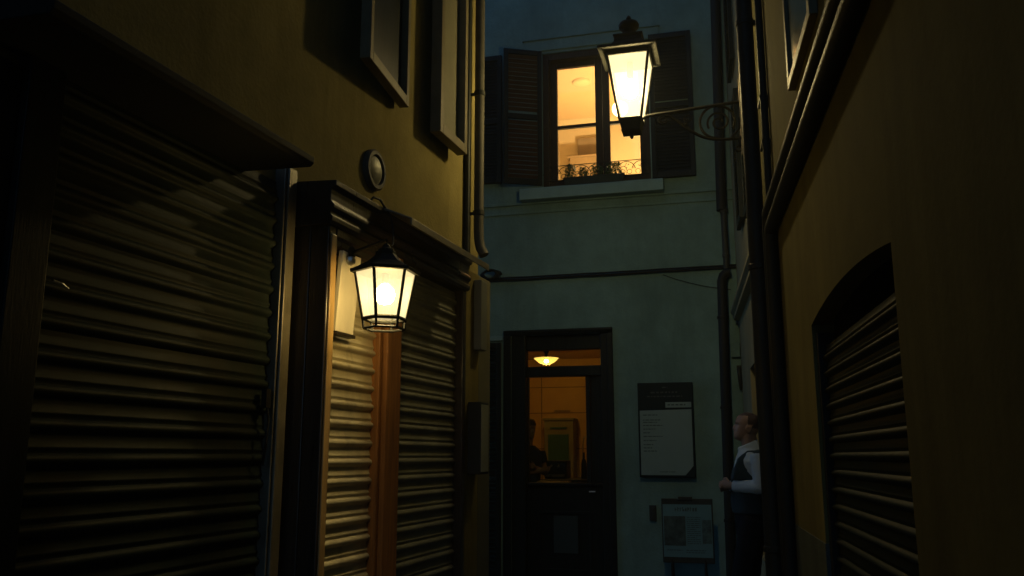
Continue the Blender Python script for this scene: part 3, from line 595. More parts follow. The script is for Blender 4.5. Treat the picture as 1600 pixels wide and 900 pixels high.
# planter with plants
t = thing('planter_box', 'long dark planter box of leafy plants on the lit window sill', 'planter', FF(-1.6, 0.08, 4.6))
pb = MB(); pb.frustum([[FF(-1.86, 0.055, 4.605), FF(-1.17, 0.055, 4.605), FF(-1.17, 0.135, 4.575), FF(-1.86, 0.135, 4.575)],
                       [FF(-1.875, 0.045, 4.655), FF(-1.155, 0.045, 4.655), FF(-1.155, 0.15, 4.655), FF(-1.875, 0.15, 4.655)]])
pb.box(FF, -1.885, -1.145, 0.04, 0.155, 4.652, 4.668); pb.build('box', M['terracotta'], t, bevel=0.004)
def bush(ac, oc, z0, rx, h, n):
    m = MB()
    for k in range(n):
        th = random.uniform(0, 2 * math.pi); rr = random.random() ** 0.5
        zt = z0 + h * random.random(); sp = 1 - 0.5 * ((zt - z0) / h) ** 2
        cpt = FF(ac + rx * rr * math.cos(th) * sp, oc + 0.05 * rr * math.sin(th), zt)
        d = V((random.gauss(0, 1), random.gauss(0, 1), random.gauss(0.3, 0.8))).normalized(); s_ = d.orthogonal().normalized(); L_ = random.uniform(0.026, 0.046)
        m.add([cpt - s_ * L_ * .3, cpt + d * L_ * .5 - s_ * L_ * .1 , cpt + d * L_, cpt + s_ * L_ * .3 + d * L_ * .3], [(0, 1, 2, 3)])
    for k in range(8): m.tube([FF(ac + random.uniform(-rx, rx) * .3, oc, z0 - 0.02), FF(ac + random.uniform(-rx, rx), oc + random.uniform(-.04, .04), z0 + h * random.uniform(.6, 1.1))], 0.0025, 4)
    return m
for (ac, rx, h, n) in ((-1.80, 0.085, 0.15, 190), (-1.645, 0.075, 0.11, 130), (-1.48, 0.09, 0.13, 170), (-1.27, 0.12, 0.14, 240)):
    bush(ac, 0.095, 4.66, rx, h * 1.12, int(n * 1.25)).build('plant', M['leaf'], t)

# ---- doorway
df = MB()
df.extrude(FF, [(0.0, 2.80), (0.0, 2.86), (0.05, 2.86), (0.05, 2.835), (0.03, 2.80)], -2.65, -1.35)
df.box(FF, -2.65, D0, 0.0, 0.03, 0, 2.80); df.box(FF, D1, -1.35, 0.0, 0.03, 0, 2.80)
df.box(FF, D0, -2.39, -0.16, 0.0, 0.0, 2.80); df.box(FF, -1.50, D1, -0.16, 0.0, 0, 2.80)
df.box(FF, -2.39, -1.50, -0.16, -0.06, 2.625, 2.80); df.box(FF, -2.39, -1.50, -0.16, -0.03, 2.31, 2.43)
dfo = df.build('door_frame', M['doorwood'], eb, bevel=0.008)
w = MB(); w.box(FF, -2.392, -1.498, -0.10, -0.095, 2.428, 2.627); w.build('transom_pane', M['dglass'], dfo)
dr = MB(); zd = 1.065
dr.box(FF, -2.385, -1.505, -0.14, -0.08, 0.0, zd)                       # lower solid part
dr.box(FF, -2.385, -1.505, -0.145, -0.035, zd + 0.002, zd + 0.03)       # ledge
dr.box(FF, -1.69, -1.64, -0.14, -0.08, zd + 0.032, 2.308); dr.box(FF, -1.56, -1.505, -0.14, -0.08, zd + 0.032, 2.308); dr.box(FF, -2.385, -2.372, -0.14, -0.08, zd + 0.032, 2.308)
dr.box(FF, -1.638, -1.562, -0.125, -0.10, zd + 0.032, 2.308)
dro = dr.build('door', M['doorwood'], eb, bevel=0.005)
for (a0, a1, z0, z1) in ((-2.25, -1.64, 0.12, 0.78),):
    w = MB(); w.box(FF, a0, a1, -0.079, -0.068, z0, z0 + 0.03); w.box(FF, a0, a1, -0.079, -0.068, z1 - 0.03, z1); w.box(FF, a0, a0 + 0.03, -0.079, -0.068, z0 + 0.031, z1 - 0.031); w.box(FF, a1 - 0.03, a1, -0.079, -0.068, z0 + 0.031, z1 - 0.031)
    w.build('panel_moulding', M['doorwood'], dro, bevel=0.004)
w = MB(); w.box(FF, -2.373, -1.689, -0.112, -0.107, zd + 0.031, 2.309); w.build('door_pane', M['dglass'], dro)
w = MB(); w.tube([FF(-1.60, -0.095, 1.0), FF(-1.60, -0.03, 1.0), FF(-1.66, -0.02, 1.0)], 0.009, 8); w.build('handle', M['steel'], dro, smooth=True)
w = MB(); w.box(FF, -2.08, -1.80, -0.066, -0.063, 0.32, 0.73); tag(w.build('paper_notice', mat('dim_notice_paper', (0.013, 0.026, 0.024), 0.6, var=0.15, bump=0.03), base=FF(-1.94, -0.066, 0.3)), 'dim paper notice on the lower panel of the dark door', 'notice')
leaf(Frame(FF(-3.22, 0.045, 0), uF, nF), 0.545, 0.05, 2.72, eb, M['doorwood'], M['greenshut'], 50, rail=[1.2], th=0.04, label='black louvred door shutter folded back left of the doorway', slw=0.045)
w = MB(); w.box(FF, -3.3, -2.66, 0.0, 0.03, 2.745, 2.80); w.build('shutter_lintel', M['trim'], eb, bevel=0.004)

# ---- lower room
LB, LC = -3.5, 2.90
rm = MB()
a0, a1 = -3.35, -1.2
rm.quad(FF(a0, LB, 0.02), FF(a1, LB, 0.02), FF(a1, LB, LC), FF(a0, LB, LC))
rm.quad(FF(a0, -0.33, 0.02), FF(a0, LB, 0.02), FF(a0, LB, LC), FF(a0, -0.33, LC)); rm.quad(FF(a1, -0.33, 0.02), FF(a1, LB, 0.02), FF(a1, LB, LC), FF(a1, -0.33, LC))
rm.quad(FF(a0, -0.33, LC), FF(a1, -0.33, LC), FF(a1, LB, LC), FF(a0, LB, LC))
rm.cur = 1
rm.quad(FF(a0, -0.33, 0.02), FF(a1, -0.33, 0.02), FF(a1, LB, 0.02), FF(a0, LB, 0.02))
rm.build('lower_room', [M['room_low'], M['room_dark']], eb)
w = MB()
for zz in (2.45, 2.05, 1.50): w.box(FF, a0, a1, LB + 0.001, LB + 0.006, zz, zz + 0.012)
for aa in (-2.98,): w.box(FF, aa, aa + 0.012, LB + 0.001, LB + 0.005, 0.1, LC)
w.build('tile_joints', M['grout'], eb)
t = thing('ceiling_lamp', 'glowing bowl ceiling lamp seen through the glass above the door', 'lamp', FF(-2.57, -2.0, 2.7))
w = MB(); lc2 = FF(-2.57, -2.0, 2.655); w.lathe(lc2, [(0.0, 0.0), (0.05, 0.006), (0.10, 0.03), (0.14, 0.06), (0.175, 0.095)], 28); w.build('bowl', M['ceilbowl'], t, smooth=True)
w = MB(); w.lathe(lc2, [(0.178, 0.096), (0.184, 0.10), (0.178, 0.104)], 28); w.lathe(lc2, [(0.018, 0.076), (0.02, 0.15), (0.05, 0.21), (0.06, 0.244)], 20); w.build('fitting', M['iron'], t)
w = MB(); w.lathe(lc2, [(0.0, 0.03), (0.022, 0.036), (0.03, 0.052), (0.022, 0.068), (0.015, 0.075)], 16); w.build('bulb', M['ceilbulb'], t, smooth=True)
t = thing('green_cabinet', 'tall green cabinet with an olive frame on the back wall inside the doorway', 'cabinet', FF(-2.64, LB, 0.02))
w = MB(); w.box(FF, -2.87, -2.42, LB + 0.01, LB + 0.30, 0.02, 1.93); w.box(FF, -2.89, -2.40, LB + 0.008, LB + 0.33, 1.93, 1.965); w.build('body', M['cab_frame'], t, bevel=0.005)
w = MB(); w.box(FF, -2.81, -2.49, LB + 0.301, LB + 0.318, 0.12, 1.72); w.box(FF, -2.78, -2.52, LB + 0.301, LB + 0.322, 1.80, 1.83); w.build('door_panel', M['cab_green'], t, bevel=0.004)
w = MB(); w.box(FF, -2.77, -2.52, LB + 0.008, LB + 0.02, 2.07, 2.10); tag(w.build('wall_plaque', M['picture'], base=FF(-2.65, LB, 2.07)), 'narrow dark plaque on the wall above the green cabinet', 'plaque')
t = thing('counter', 'dark bar counter behind the glass of the door', 'counter', FF(-2.1, -1.5, 0.02))
w = MB(); w.box(FF, -2.50, -1.25, -1.85, -1.35, 0.02, 1.06); w.build('base', M['doorwood'], t, bevel=0.01)
w = MB(); w.box(FF, -2.53, -1.24, -1.90, -1.30, 1.062, 1.10); w.build('counter_top', M['counter'], t, bevel=0.006)
t = thing('coffee_machine', 'dark coffee machine on the bar counter', 'machine', FF(-2.2, -1.6, 1.1))
w = MB(); w.box(FF, -2.50, -2.20, -1.82, -1.50, 1.102, 1.34); w.build('housing', M['plastic_dark'], t, bevel=0.02)
w = MB(); w.box(FF, -2.47, -2.23, -1.498, -1.44, 1.13, 1.16); w.tube([FF(-2.40, -1.50, 1.27), FF(-2.40, -1.44, 1.26)], 0.014, 10); w.tube([FF(-2.30, -1.50, 1.27), FF(-2.30, -1.44, 1.26)], 0.014, 10); w.build('drip_tray', M['steel'], t)
for k, (aa, oo, h, lbl) in enumerate(((-1.99, -1.62, 0.34, 'tall dark bottle on the bar counter left of the shorter ones'), (-1.90, -1.70, 0.27, 'short bottle in the middle of the row on the bar counter'), (-1.82, -1.60, 0.30, 'dark bottle on the bar counter nearest the door stile'))):
    w = MB(); c0 = FF(aa, oo, 1.102); w.lathe(c0, [(0.036, 0), (0.038, 0.01), (0.038, h * 0.58), (0.030, h * 0.68), (0.014, h * 0.76), (0.013, h * 0.97), (0.016, h * 0.975), (0.016, h)], 18)
    tag(w.build('bottle', M['bottle'], smooth=True, base=c0), lbl, 'bottle', 'bottles on the bar counter')
t = thing('table_lamp', 'small dark lamp with a curved neck on the counter beside the door stile', 'lamp', FF(-1.92, -1.75, 1.1))
w = MB(); w.lathe(FF(-2.03, -1.78, 1.102), [(0.06, 0), (0.06, 0.015), (0.012, 0.025)], 18); w.tube([FF(-2.03, -1.78, 1.12), FF(-2.03, -1.78, 1.55), FF(-2.01, -1.78, 1.64), FF(-1.96, -1.78, 1.66), FF(-1.93, -1.78, 1.62)], 0.009, 8); w.build('stand', M['steel'], t, smooth=True)
w = MB(); w.lathe(FF(-1.93, -1.78, 1.54), [(0.055, 0), (0.045, 0.05), (0.02, 0.085)], 18); w.build('lamp_shade', M['plastic_dark'], t, smooth=True)
w = MB(); w.box(FF, -2.33, -1.95, -0.50, -0.30, 1.085, 1.105); tag(w.build('wooden_board', M['oak'], bevel=0.004, base=FF(-2.15, -0.4, 1.085)), 'pale wooden board lying just inside the door ledge', 'board')
w = MB(); w.box(FF, -2.36, -1.60, -0.56, -0.26, 0.96, 1.083); w.box(FF, -2.30, -1.66, -0.52, -0.30, 0.02, 0.959)
tag(w.build('serving_shelf', M['counter'], bevel=0.005, base=FF(-2.0, -0.4, 0.02)), 'narrow dark serving shelf standing just inside the door', 'shelf')

# ---- fixtures on the facade
def dashes(par, m, F, a0, a1, o, z, h, seed):
    mb = MB(); rnd = random.Random(seed); a = a0
    while a < a1:
        l = rnd.uniform(0.012, 0.05); mb.box(F, a, min(a + l, a1), o, o + 0.0012, z - h / 2, z + h / 2); a += l + h * 0.9
    return mb.build('text_line', m, par)
# notice board
t = thing('notice_board', 'wall notice board with a black header and grey lower sheet right of the doorway', 'notice board', FF(-0.77, 0.04, 1.17))
w = MB(); w.box(FF, -1.075, -0.465, 0.0, 0.07, 1.165, 2.205); w.build('case', M['headboard'], t, bevel=0.006)
FN = FF
w = MB(); w.add([FF(-1.055, .0705, 1.19), FF(-0.575, .0705, 1.19), FF(-0.487, .0705, 1.29), FF(-0.487, .0705, 1.905), FF(-1.055, .0705, 1.895),
                 FF(-1.055, .075, 1.19), FF(-0.575, .075, 1.19), FF(-0.487, .075, 1.29), FF(-0.487, .075, 1.905), FF(-1.055, .075, 1.895)],
                [(5, 6, 7, 8, 9), (0, 1, 6, 5), (1, 2, 7, 6), (2, 3, 8, 7), (3, 4, 9, 8), (4, 0, 5, 9), (4, 3, 2, 1, 0)])
w.build('sheet', M['paper'], t)
w = MB(); w.box(FF, -0.768, -0.487, .0705, .076, 1.925, 1.985); w.build('header_label', M['paper'], t)
for k, (z, l) in enumerate(((1.845, .16), (1.79, .19), (1.765, .16), (1.73, .22), (1.69, .14), (1.65, .07), (1.61, .21), (1.565, .14), (1.52, .11), (1.485, .10), (1.45, .14))):
    dashes(t, M['ink'], FF, -1.02, -1.02 + l, .0755, z, 0.010, k)
dashes(t, M['ink'], FF, -0.85, -0.68, .0755, 1.225, 0.008, 91); dashes(t, M['ink'], FF, -0.745, -0.55, .0765, 1.955, 0.014, 92)
for a_ in ((-0.93, -0.62, .0705, 2.095, 0.018, 93), (-0.97, -0.58, .0705, 2.05, 0.014, 94), (-0.80, -0.74, .0705, 2.15, 0.014, 95)): dashes(t, M['faintink'], FF, *a_)
# poster stand
t = thing('poster_stand', 'free-standing poster stand with a blue-white sheet of pictures at the foot of the facade', 'poster stand', FF(-0.56, 0.32, 0))
FP = Frame(FF(-0.56, 0.35, 0), uF, nF)
w = MB(); w.box(FP, -0.265, 0.265, -0.03, 0.0, 0.30, 0.955); w.box(FP, -0.09, 0.06, -0.02, 0.012, 0.935, 0.975); w.build('board', M['plastic_dark'], t, bevel=0.006)
w = MB()
for (a, o0, o1) in ((-0.17, 0.0, 0.06), (0.17, 0.0, 0.06), (-0.17, -0.03, -0.26), (0.17, -0.03, -0.26)):
    w = MB(); w.tube([FP(a, (o0 if o0 else -0.012), 0.34), FP(a, o1, 0.012)], 0.012, 8); w.build('leg', M['iron'], t)
w = MB(); w.box(FP, -0.252, 0.252, 0.001, 0.004, 0.36, 0.895); w.build('poster', M['poster'], t)
w = MB(); w.box(FP, -0.244, -0.02, 0.0045, 0.006, 0.475, 0.775); w.build('poster_photo', M['photo1'], t)
w = MB(); w.box(FP, 0.15, 0.245, 0.0045, 0.006, 0.50, 0.74); w.build('poster_photo', M['photo2'], t)
w = MB()
rnd = random.Random(5)
for k in range(9):
    aa = -0.125 + k * 0.026; w.box(FP, aa, aa + 0.009, 0.0045, 0.0055, 0.825, 0.825 + rnd.choice((0.03, 0.042, 0.036)))
    w.box(FP, aa + 0.009, aa + 0.019, 0.0045, 0.0055, 0.825 + rnd.choice((0.0, 0.015, 0.03)), 0.825 + rnd.choice((0.036, 0.04, 0.022)))
w.build('poster_heading', M['ink'], t)
for k in range(14): dashes(t, M['ink'], FP, -0.005, 0.135 if k not in (6, 10) else 0.09, 0.0045, 0.765 - k * 0.0205, 0.007, 30 + k)
for k in range(2): dashes(t, M['ink'], FP, -0.22 + 0.2 * k, -0.06 + 0.24 * k, 0.0045, 0.43 - 0.0 * k, 0.008, 60 + k)
dashes(t, M['ink'], FP, -0.02, 0.17, 0.0045, 0.408, 0.007, 66)
w = MB(); w.box(FF, -0.985, -0.91, 0.0, 0.035, 0.70, 0.865); w.box(FF, -0.968, -0.927, 0.036, 0.042, 0.72, 0.845); tag(w.build('outlet_box', M['plastic_dark'], bevel=0.006, base=FF(-0.95, 0, 0.7)), 'small dark outlet box low on the facade left of the poster stand', 'outlet box')
# facade downpipe with the offset joint
t = thing('downpipe', 'black facade downpipe with an elbow, running down beside the notice board', 'downpipe', FF(-0.1, 0.07, 0))
w = MB(); w.tube([FF(0.0, 0.07, 7.9), FF(-0.06, 0.07, 4.15)], 0.058, 16); w.tube([FF(-0.0, 0.065, 3.43), FF(-0.035, 0.065, 3.425), FF(-0.075, 0.065, 3.39), FF(-0.095, 0.065, 3.33), FF(-0.14, 0.065, 0.0)], 0.055, 16)
w.build('pipe', M['cable'], t, smooth=True)
w = MB(); w.tube([FF(-0.04, 0.065, 4.16), FF(-0.035, 0.065, 3.44)], 0.036, 14); w.lathe(FF(-0.038, 0.065, 4.12), [(0.04, 0), (0.045, 0.01), (0.045, 0.05), (0.03, 0.06)], 16); w.lathe(FF(-0.036, 0.065, 3.60), [(0.037, 0), (0.042, 0.006), (0.042, 0.035), (0.037, 0.04)], 16); w.build('pipe_section', M['pipe'], t, smooth=True)
for zz in (0.7, 1.9, 2.9):
    w = MB(); w.lathe(FF(-0.098 - 0.042 * (3.33 - zz) / 3.33, 0.065, zz), [(0.056, 0), (0.062, 0.004), (0.062, 0.03), (0.056, 0.034)], 16); w.build('bracket', M['iron'], t)
# cables across the facade
def catenary(F, a0, a1, z0, z1, o, sag, n=40): return [F(a0 + (a1 - a0) * k / n, o, z0 + (z1 - z0) * k / n - sag * 4 * (k / n) * (1 - k / n) + 0.004 * noise.noise(V((k * .35, 0, o * 40)))) for k in range(n + 1)]
w = MB(); w.tube(catenary(FF, -4.5, 0.09, 3.49, 3.495, 0.03, 0.015), 0.014, 8); w.tube(catenary(FF, -4.5, 0.09, 3.512, 3.52, 0.025, 0.01), 0.009, 8); w.tube(catenary(FF, -0.75, 0.0, 3.45, 3.24, 0.012, 0.03, 20), 0.004, 6)
tag(w.build('facade_cable', M['cable'], smooth=True, base=FF(-2.2, 0.03, 3.48)), 'black cable bundle running across the facade between window and door', 'cable')
w = MB()
for k in range(9):
    th = k * 0.7; w.tube([FF(-2.80 + 0.13 * math.cos(th + q * 0.5) * (1 - 0.05 * k), 0.05 + 0.008 * k, 3.545 + 0.055 * math.sin(th + q * 0.5)) for q in range(11)], 0.013, 6)
tag(w.build('cable_coil', M['cable'], smooth=True, base=FF(-2.8, 0.05, 3.5)), 'coil of spare black cable hung on the facade behind the left corner', 'cable coil')
w = MB(); w.box(FF, -0.03, 0.065, 0.0, 0.05, 2.47, 2.63); tag(w.build('meter_box', M['facade'], bevel=0.005, base=FF(0, 0, 2.47)), 'small plaster-coloured meter box in the corner right of the facade pipe', 'meter box')
w = MB(); w.tube([FF(0.045, 0.0, 2.34), FF(0.045, 0.07, 2.34), FF(0.045, 0.09, 2.30), FF(0.05, 0.09, 2.22), FF(0.06, 0.03, 2.12)], 0.022, 10); w.box(FF, 0.02, 0.075, 0, 0.03, 2.33, 2.38); tag(w.build('pipe_elbow', M['pipe'], smooth=True, base=FF(0.045, 0, 2.1)), 'short bent pipe end low in the corner under the meter box', 'pipe')

# ================================================================== PEOPLE
def ellipse_ring(c, fx, fy, rx_f, rx_b, ry, n=28, sup=1.0):
    out = []
    for k in range(n):
        th = 2 * math.pi * k / n; cs, sn = math.cos(th), math.sin(th)
        out.append(c + fx * ((rx_f if cs > 0 else rx_b) * cs) + fy * (ry * sn))
    return out
def remesh(mb, name, m, parent, voxel, smooth_it=3, assign=None, disp=0.0, dscale=9.0):
    o = mb.build(name, m, parent)
    md = o.modifiers.new('r', 'REMESH'); md.mode = 'VOXEL'; md.voxel_size = voxel; md.use_smooth_shade = True
    md2 = o.modifiers.new('s', 'SMOOTH'); md2.iterations = smooth_it; md2.factor = 0.5
    dg = bpy.context.evaluated_depsgraph_get(); me = bpy.data.meshes.new_from_object(o.evaluated_get(dg)); o.modifiers.clear(); o.data = me
    if disp:
        nn = [v.normal.copy() for v in me.vertices]
        for v, n_ in zip(me.vertices, nn):
            p = v.co; f = noise.noise(p * dscale) + 0.6 * noise.noise(V((p.x * dscale * 2.3, p.y * dscale * 2.3, p.z * dscale * 4.5)))
            v.co = p + n_ * f * disp
    for p in me.polygons: p.use_smooth = True
    if assign:
        for p in me.polygons: p.material_index = assign(p.center)
    return o
def limb(mb, pts, rs, n=14, sub=4):
    P_ = []; R_ = []
    for i in range(len(pts) - 1):
        for k in range(sub): q = k / sub; P_.append(V(pts[i]).lerp(V(pts[i + 1]), q)); R_.append(rs[i] + (rs[i + 1] - rs[i]) * q)
    P_.append(V(pts[-1])); R_.append(rs[-1]); mb.tube(P_, R_, n)
def head_mesh(mb, c, fx, fy, s=1.0, tilt=0.0):
    """c = base of skull centre (chin level is c.z); profile rings from chin to crown"""
    prof = [  # z, front, back, half width
        (-0.004, 0.040, 0.010, 0.020), (0.006, 0.072, 0.030, 0.034), (0.022, 0.084, 0.052, 0.046), (0.040, 0.086, 0.066, 0.054),
        (0.052, 0.087, 0.073, 0.058), (0.062, 0.085, 0.078, 0.061), (0.078, 0.087, 0.086, 0.065), (0.100, 0.086, 0.096, 0.070),
        (0.118, 0.084, 0.102, 0.073), (0.132, 0.089, 0.105, 0.075), (0.150, 0.090, 0.107, 0.077), (0.172, 0.086, 0.106, 0.076),
        (0.192, 0.076, 0.099, 0.071), (0.210, 0.058, 0.084, 0.059), (0.222, 0.036, 0.058, 0.041), (0.228, 0.010, 0.022, 0.016)]
    n = 36; rings = []
    for z, f, b, w_ in prof:
        r_ = []
        for k in range(n):
            th = 2 * math.pi * k / n; cs, sn = math.cos(th), math.sin(th)
            x = (f if cs > 0 else b) * cs; y = w_ * sn
            if cs > 0:
                ad = 0.0
                g_ = lambda yy, zz, sy, sz, A: A * math.exp(-(yy / sy) ** 2 - ((z - zz) / sz) ** 2)
                ad += g_(y, 0.086, 0.012, 0.015, 0.028) + g_(y, 0.104, 0.009, 0.020, 0.012)            # nose
                ad += g_(y, 0.053, 0.024, 0.010, 0.006) + g_(y, 0.010, 0.022, 0.012, 0.006)            # lips, chin
                ad -= g_(abs(y) - 0.031, 0.116, 0.015, 0.011, 0.006)                                   # eye sockets
                ad += g_(abs(y) - 0.028, 0.132, 0.022, 0.008, 0.004)                                   # brow
                x += ad
            xx = x * math.cos(tilt) - (z - 0.08) * math.sin(tilt); zz = 0.08 + x * math.sin(tilt) + (z - 0.08) * math.cos(tilt)
            r_.append(V(c) + fx * xx * s + fy * y * s + Z * zz * s)
        rings.append(r_)
    mb.frustum(rings)
    for sg in (-1, 1):   # ears
        e = V(c) + fx * (-0.012 * s) + fy * (sg * 0.076 * s) + Z * (0.094 * s)
        mb.lathe(e, [(0.006, -0.006), (0.024, 0.0), (0.030, 0.006), (0.022, 0.013), (0.010, 0.012)], 14, (fy * sg - fx * 0.35))
        mb.lathe(e - Z * 0.022, [(0.006, -0.006), (0.015, 0.0), (0.016, 0.006), (0.008, 0.011)], 12, (fy * sg - fx * 0.35))
def hand(mb, wr, d, up, side, s=1.0, curl=50):
    """wr wrist, d hand direction, up = back-of-hand normal, side = thumb side"""
    d = d.normalized(); side = side.normalized(); up = up.normalized()
    limb(mb, [wr - d * 0.01, wr + d * 0.04 * s, wr + d * 0.085 * s], [0.026, 0.034, 0.034], 12, 3)
    for k, (off, L_) in enumerate(((0.027, 0.072), (0.009, 0.08), (-0.009, 0.074), (-0.026, 0.058))):
        p = wr + d * 0.08 * s + side * off * s; dd = d.copy(); pts = [p - d * 0.02]
        q = p
        for j, fr in enumerate((0.45, 0.32, 0.23)):
            an = R(curl * (j + 0.5) / 1.6); dv = d * math.cos(an) - up * math.sin(an); q = q + dv * L_ * fr * s; pts.append(q)
        limb(mb, pts, [0.0105, 0.010, 0.009, 0.008], 8, 2)
    p = wr + d * 0.03 * s + side * 0.028 * s
    limb(mb, [p, p + (d * 0.6 + side * 0.7).normalized() * 0.035 * s, p + (d * 0.95 + side * 0.5 - up * 0.3).normalized() * 0.068 * s], [0.014, 0.0115, 0.009], 8, 2)

# --- man in waistcoat, standing with his back to the cream wall
fx = (nR * 1.0).normalized(); fy = Z.cross(fx)               # faces the alley; fy = his left = towards camera
O = FR(7.05, 0, 0)
def B_(x, y, z): return O + fx * x + fy * y + Z * z
man = thing('person', 'man in a white shirt and dark waistcoat standing behind the thick downpipe, facing left', 'person', B_(0.1, 0, 0))
HC = B_(0.045, 0, 1.508)
bd = MB()
head_mesh(bd, HC, fx, fy, 0.99, 0.19)
limb(bd, [B_(-0.005, 0, 1.36), B_(0.012, 0, 1.45), B_(0.035, 0, 1.56)], [0.075, 0.062, 0.062], 18, 3)
bd.frustum([ellipse_ring(B_(0.03, 0, z), fx, fy, f, b, w_) for z, f, b, w_ in ((0.86, .10, .10, .14), (1.0, .125, .10, .14), (1.12, .135, .10, .145), (1.25, .12, .10, .155), (1.36, .10, .09, .16), (1.42, .06, .07, .10))])
SL, EL, WL_ = B_(-0.035, 0.185, 1.395), B_(-0.028, 0.225, 1.165), B_(0.175, 0.10, 1.175)
SR, ER, WR_ = B_(-0.02, -0.185, 1.395), B_(0.0, -0.225, 1.16), B_(0.185, -0.06, 1.165)
for S_, E_, W_, in ((SL, EL, WL_), (SR, ER, WR_)):
    limb(bd, [S_, E_, W_], [0.048, 0.038, 0.026], 12)
hd = (WL_ - EL).normalized(); hand(bd, WL_ + hd * 0.005, (hd * 0.9 - fy * 0.3).normalized(), (fy * 0.8 + Z * 0.35).normalized(), Z, 0.95, 62)
hd = (WR_ - ER).normalized(); hand(bd, WR_ + hd * 0.005, (hd * 0.9 + fy * 0.3).normalized(), (-fy * 0.8 + Z * 0.35).normalized(), Z, 0.95, 62)
HL, KL, AL = B_(0.02, 0.09, 0.93), B_(0.14, 0.10, 0.50), B_(0.22, 0.10, 0.09)
HR, KR, AR = B_(0.02, -0.09, 0.93), B_(0.06, -0.10, 0.49), B_(0.02, -0.10, 0.09)
for H_, K_, A_ in ((HL, KL, AL), (HR, KR, AR)): limb(bd, [H_, K_, A_], [0.075, 0.052, 0.035], 14)
def mid_assign(cen):
    p = cen + BASE[man] - HC; x = p.dot(fx); z = p.z; y = p.dot(fy)
    if z > 0.10 and (x < -0.015 or z > 0.195 + 0.10 * (x + 0.015)) and not (abs(y) > 0.068 and z < 0.125): return 1
    return 0
remesh(bd, 'body', [M['skin'], M['hair']], man, 0.006, 2, mid_assign)
sh = MB()
sh.frustum([ellipse_ring(B_(0.03, 0, z), fx, fy, f, b, w_) for z, f, b, w_ in ((0.98, .128, .105, .152), (1.12, .142, .105, .155), (1.25, .13, .105, .168), (1.36, .112, .098, .18), (1.42, .085, .085, .14), (1.45, .070, .075, .085))])
for S_, E_, W_ in ((SL, EL, WL_), (SR, ER, WR_)):
    limb(sh, [S_ + Z * 0.012, S_.lerp(E_, .5), E_, E_.lerp(W_, .5), W_ - (W_ - E_).normalized() * 0.02], [0.070, 0.062, 0.056, 0.048, 0.041], 16)
    cd = (W_ - E_).normalized(); limb(sh, [W_ - cd * 0.055, W_ - cd * 0.012], [0.046, 0.044], 16, 1)
# collar
for k in range(1):
    sh.frustum([ellipse_ring(B_(0.005 + 0.03 * q, 0, 1.42 + 0.075 * q), fx + Z * -0.45, fy, 0.098 - 0.02 * q, 0.078 - 0.008 * q, 0.086 - 0.010 * q, 24) for q in (0, 0.4, 0.8, 1.0)])
limb(sh, [B_(0.095, 0.03, 1.425), B_(0.115, 0.02, 1.385)], [0.018, 0.010], 8, 2); limb(sh, [B_(0.095, -0.03, 1.425), B_(0.115, -0.02, 1.385)], [0.018, 0.010], 8, 2)
remesh(sh, 'shirt', M['shirt'], man, 0.008, 2, None, 0.004, 14)
vs_ = MB()
vs_.frustum([ellipse_ring(B_(0.03, 0, z), fx, fy, f, b, w_) for z, f, b, w_ in ((0.965, .148, .118, .164), (1.06, .155, .118, .166), (1.15, .156, .116, .168), (1.25, .142, .116, .172))])
# upper part: two front straps + back, leaving the V and the arm holes open
for sg in (-1, 1):
    vs_.frustum([[B_(x0, sg * y0, z), B_(x1, sg * y0, z), B_(x1, sg * y1, z), B_(x0, sg * y1, z)] for z, x0, x1, y0, y1 in
                 ((1.22, .02, .172, .03, .17), (1.30, .0, .155, .045, .165), (1.38, -.03, .125, .065, .145), (1.44, -.06, .05, .07, .125))])
vs_.frustum([[B_(-.092, -y, z), B_(-.02, -y, z), B_(-.02, y, z), B_(-.092, y, z)] for z, y in ((1.22, .168), (1.32, .155), (1.40, .135), (1.445, .11))])
remesh(vs_, 'waistcoat', M['vest'], man, 0.009, 4, None, 0.003, 12)
tr = MB()
tr.frustum([ellipse_ring(B_(0.025, 0, z), fx, fy, f, b, w_) for z, f, b, w_ in ((0.80, .13, .12, .165), (0.90, .135, .12, .168), (0.985, .138, .108, .158))])
for H_, K_, A_ in ((HL, KL, AL), (HR, KR, AR)): limb(tr, [H_, H_.lerp(K_, .4), K_, K_.lerp(A_, .6), A_ + Z * 0.0], [0.105, 0.095, 0.075, 0.066, 0.062], 16)
remesh(tr, 'trousers', M['trousers'], man, 0.011, 3, None, 0.004, 9)
for A_ in (AL, AR):
    w = MB(); p = V((A_.x, A_.y, 0)); limb(w, [p - fx * 0.05 + Z * 0.05, p + Z * 0.055, p + fx * 0.10 + Z * 0.042, p + fx * 0.19 + Z * 0.034], [0.042, 0.048, 0.044, 0.03], 14)
    o = w.build('shoe', M['shoe'], man, smooth=True)

# --- person inside the doorway, arms crossed, seen as a silhouette
fx = (uF * 0.75 + nF * 0.66).normalized(); fy = Z.cross(fx)
O = FF(-2.555, -0.80, 0.02)
pr = thing('person', 'person with short hair and folded arms in dark clothes standing inside the doorway', 'person', O)
HC2 = B_(0.03, 0, 1.585)
bd = MB(); head_mesh(bd, HC2, fx, fy, 1.0, 0.0)
limb(bd, [B_(-0.01, 0, 1.42), B_(0.0, 0, 1.52), B_(0.02, 0, 1.62)], [0.08, 0.06, 0.06], 18, 3)
bd.frustum([ellipse_ring(B_(0.0, 0, z), fx, fy, f, b, w_) for z, f, b, w_ in ((0.9, .11, .11, .15), (1.1, .12, .10, .15), (1.3, .125, .11, .175), (1.43, .10, .09, .17), (1.50, .06, .06, .08))])
S1, E1, W1_ = B_(-0.01, 0.19, 1.43), B_(0.05, 0.23, 1.17), B_(0.19, -0.03, 1.235)
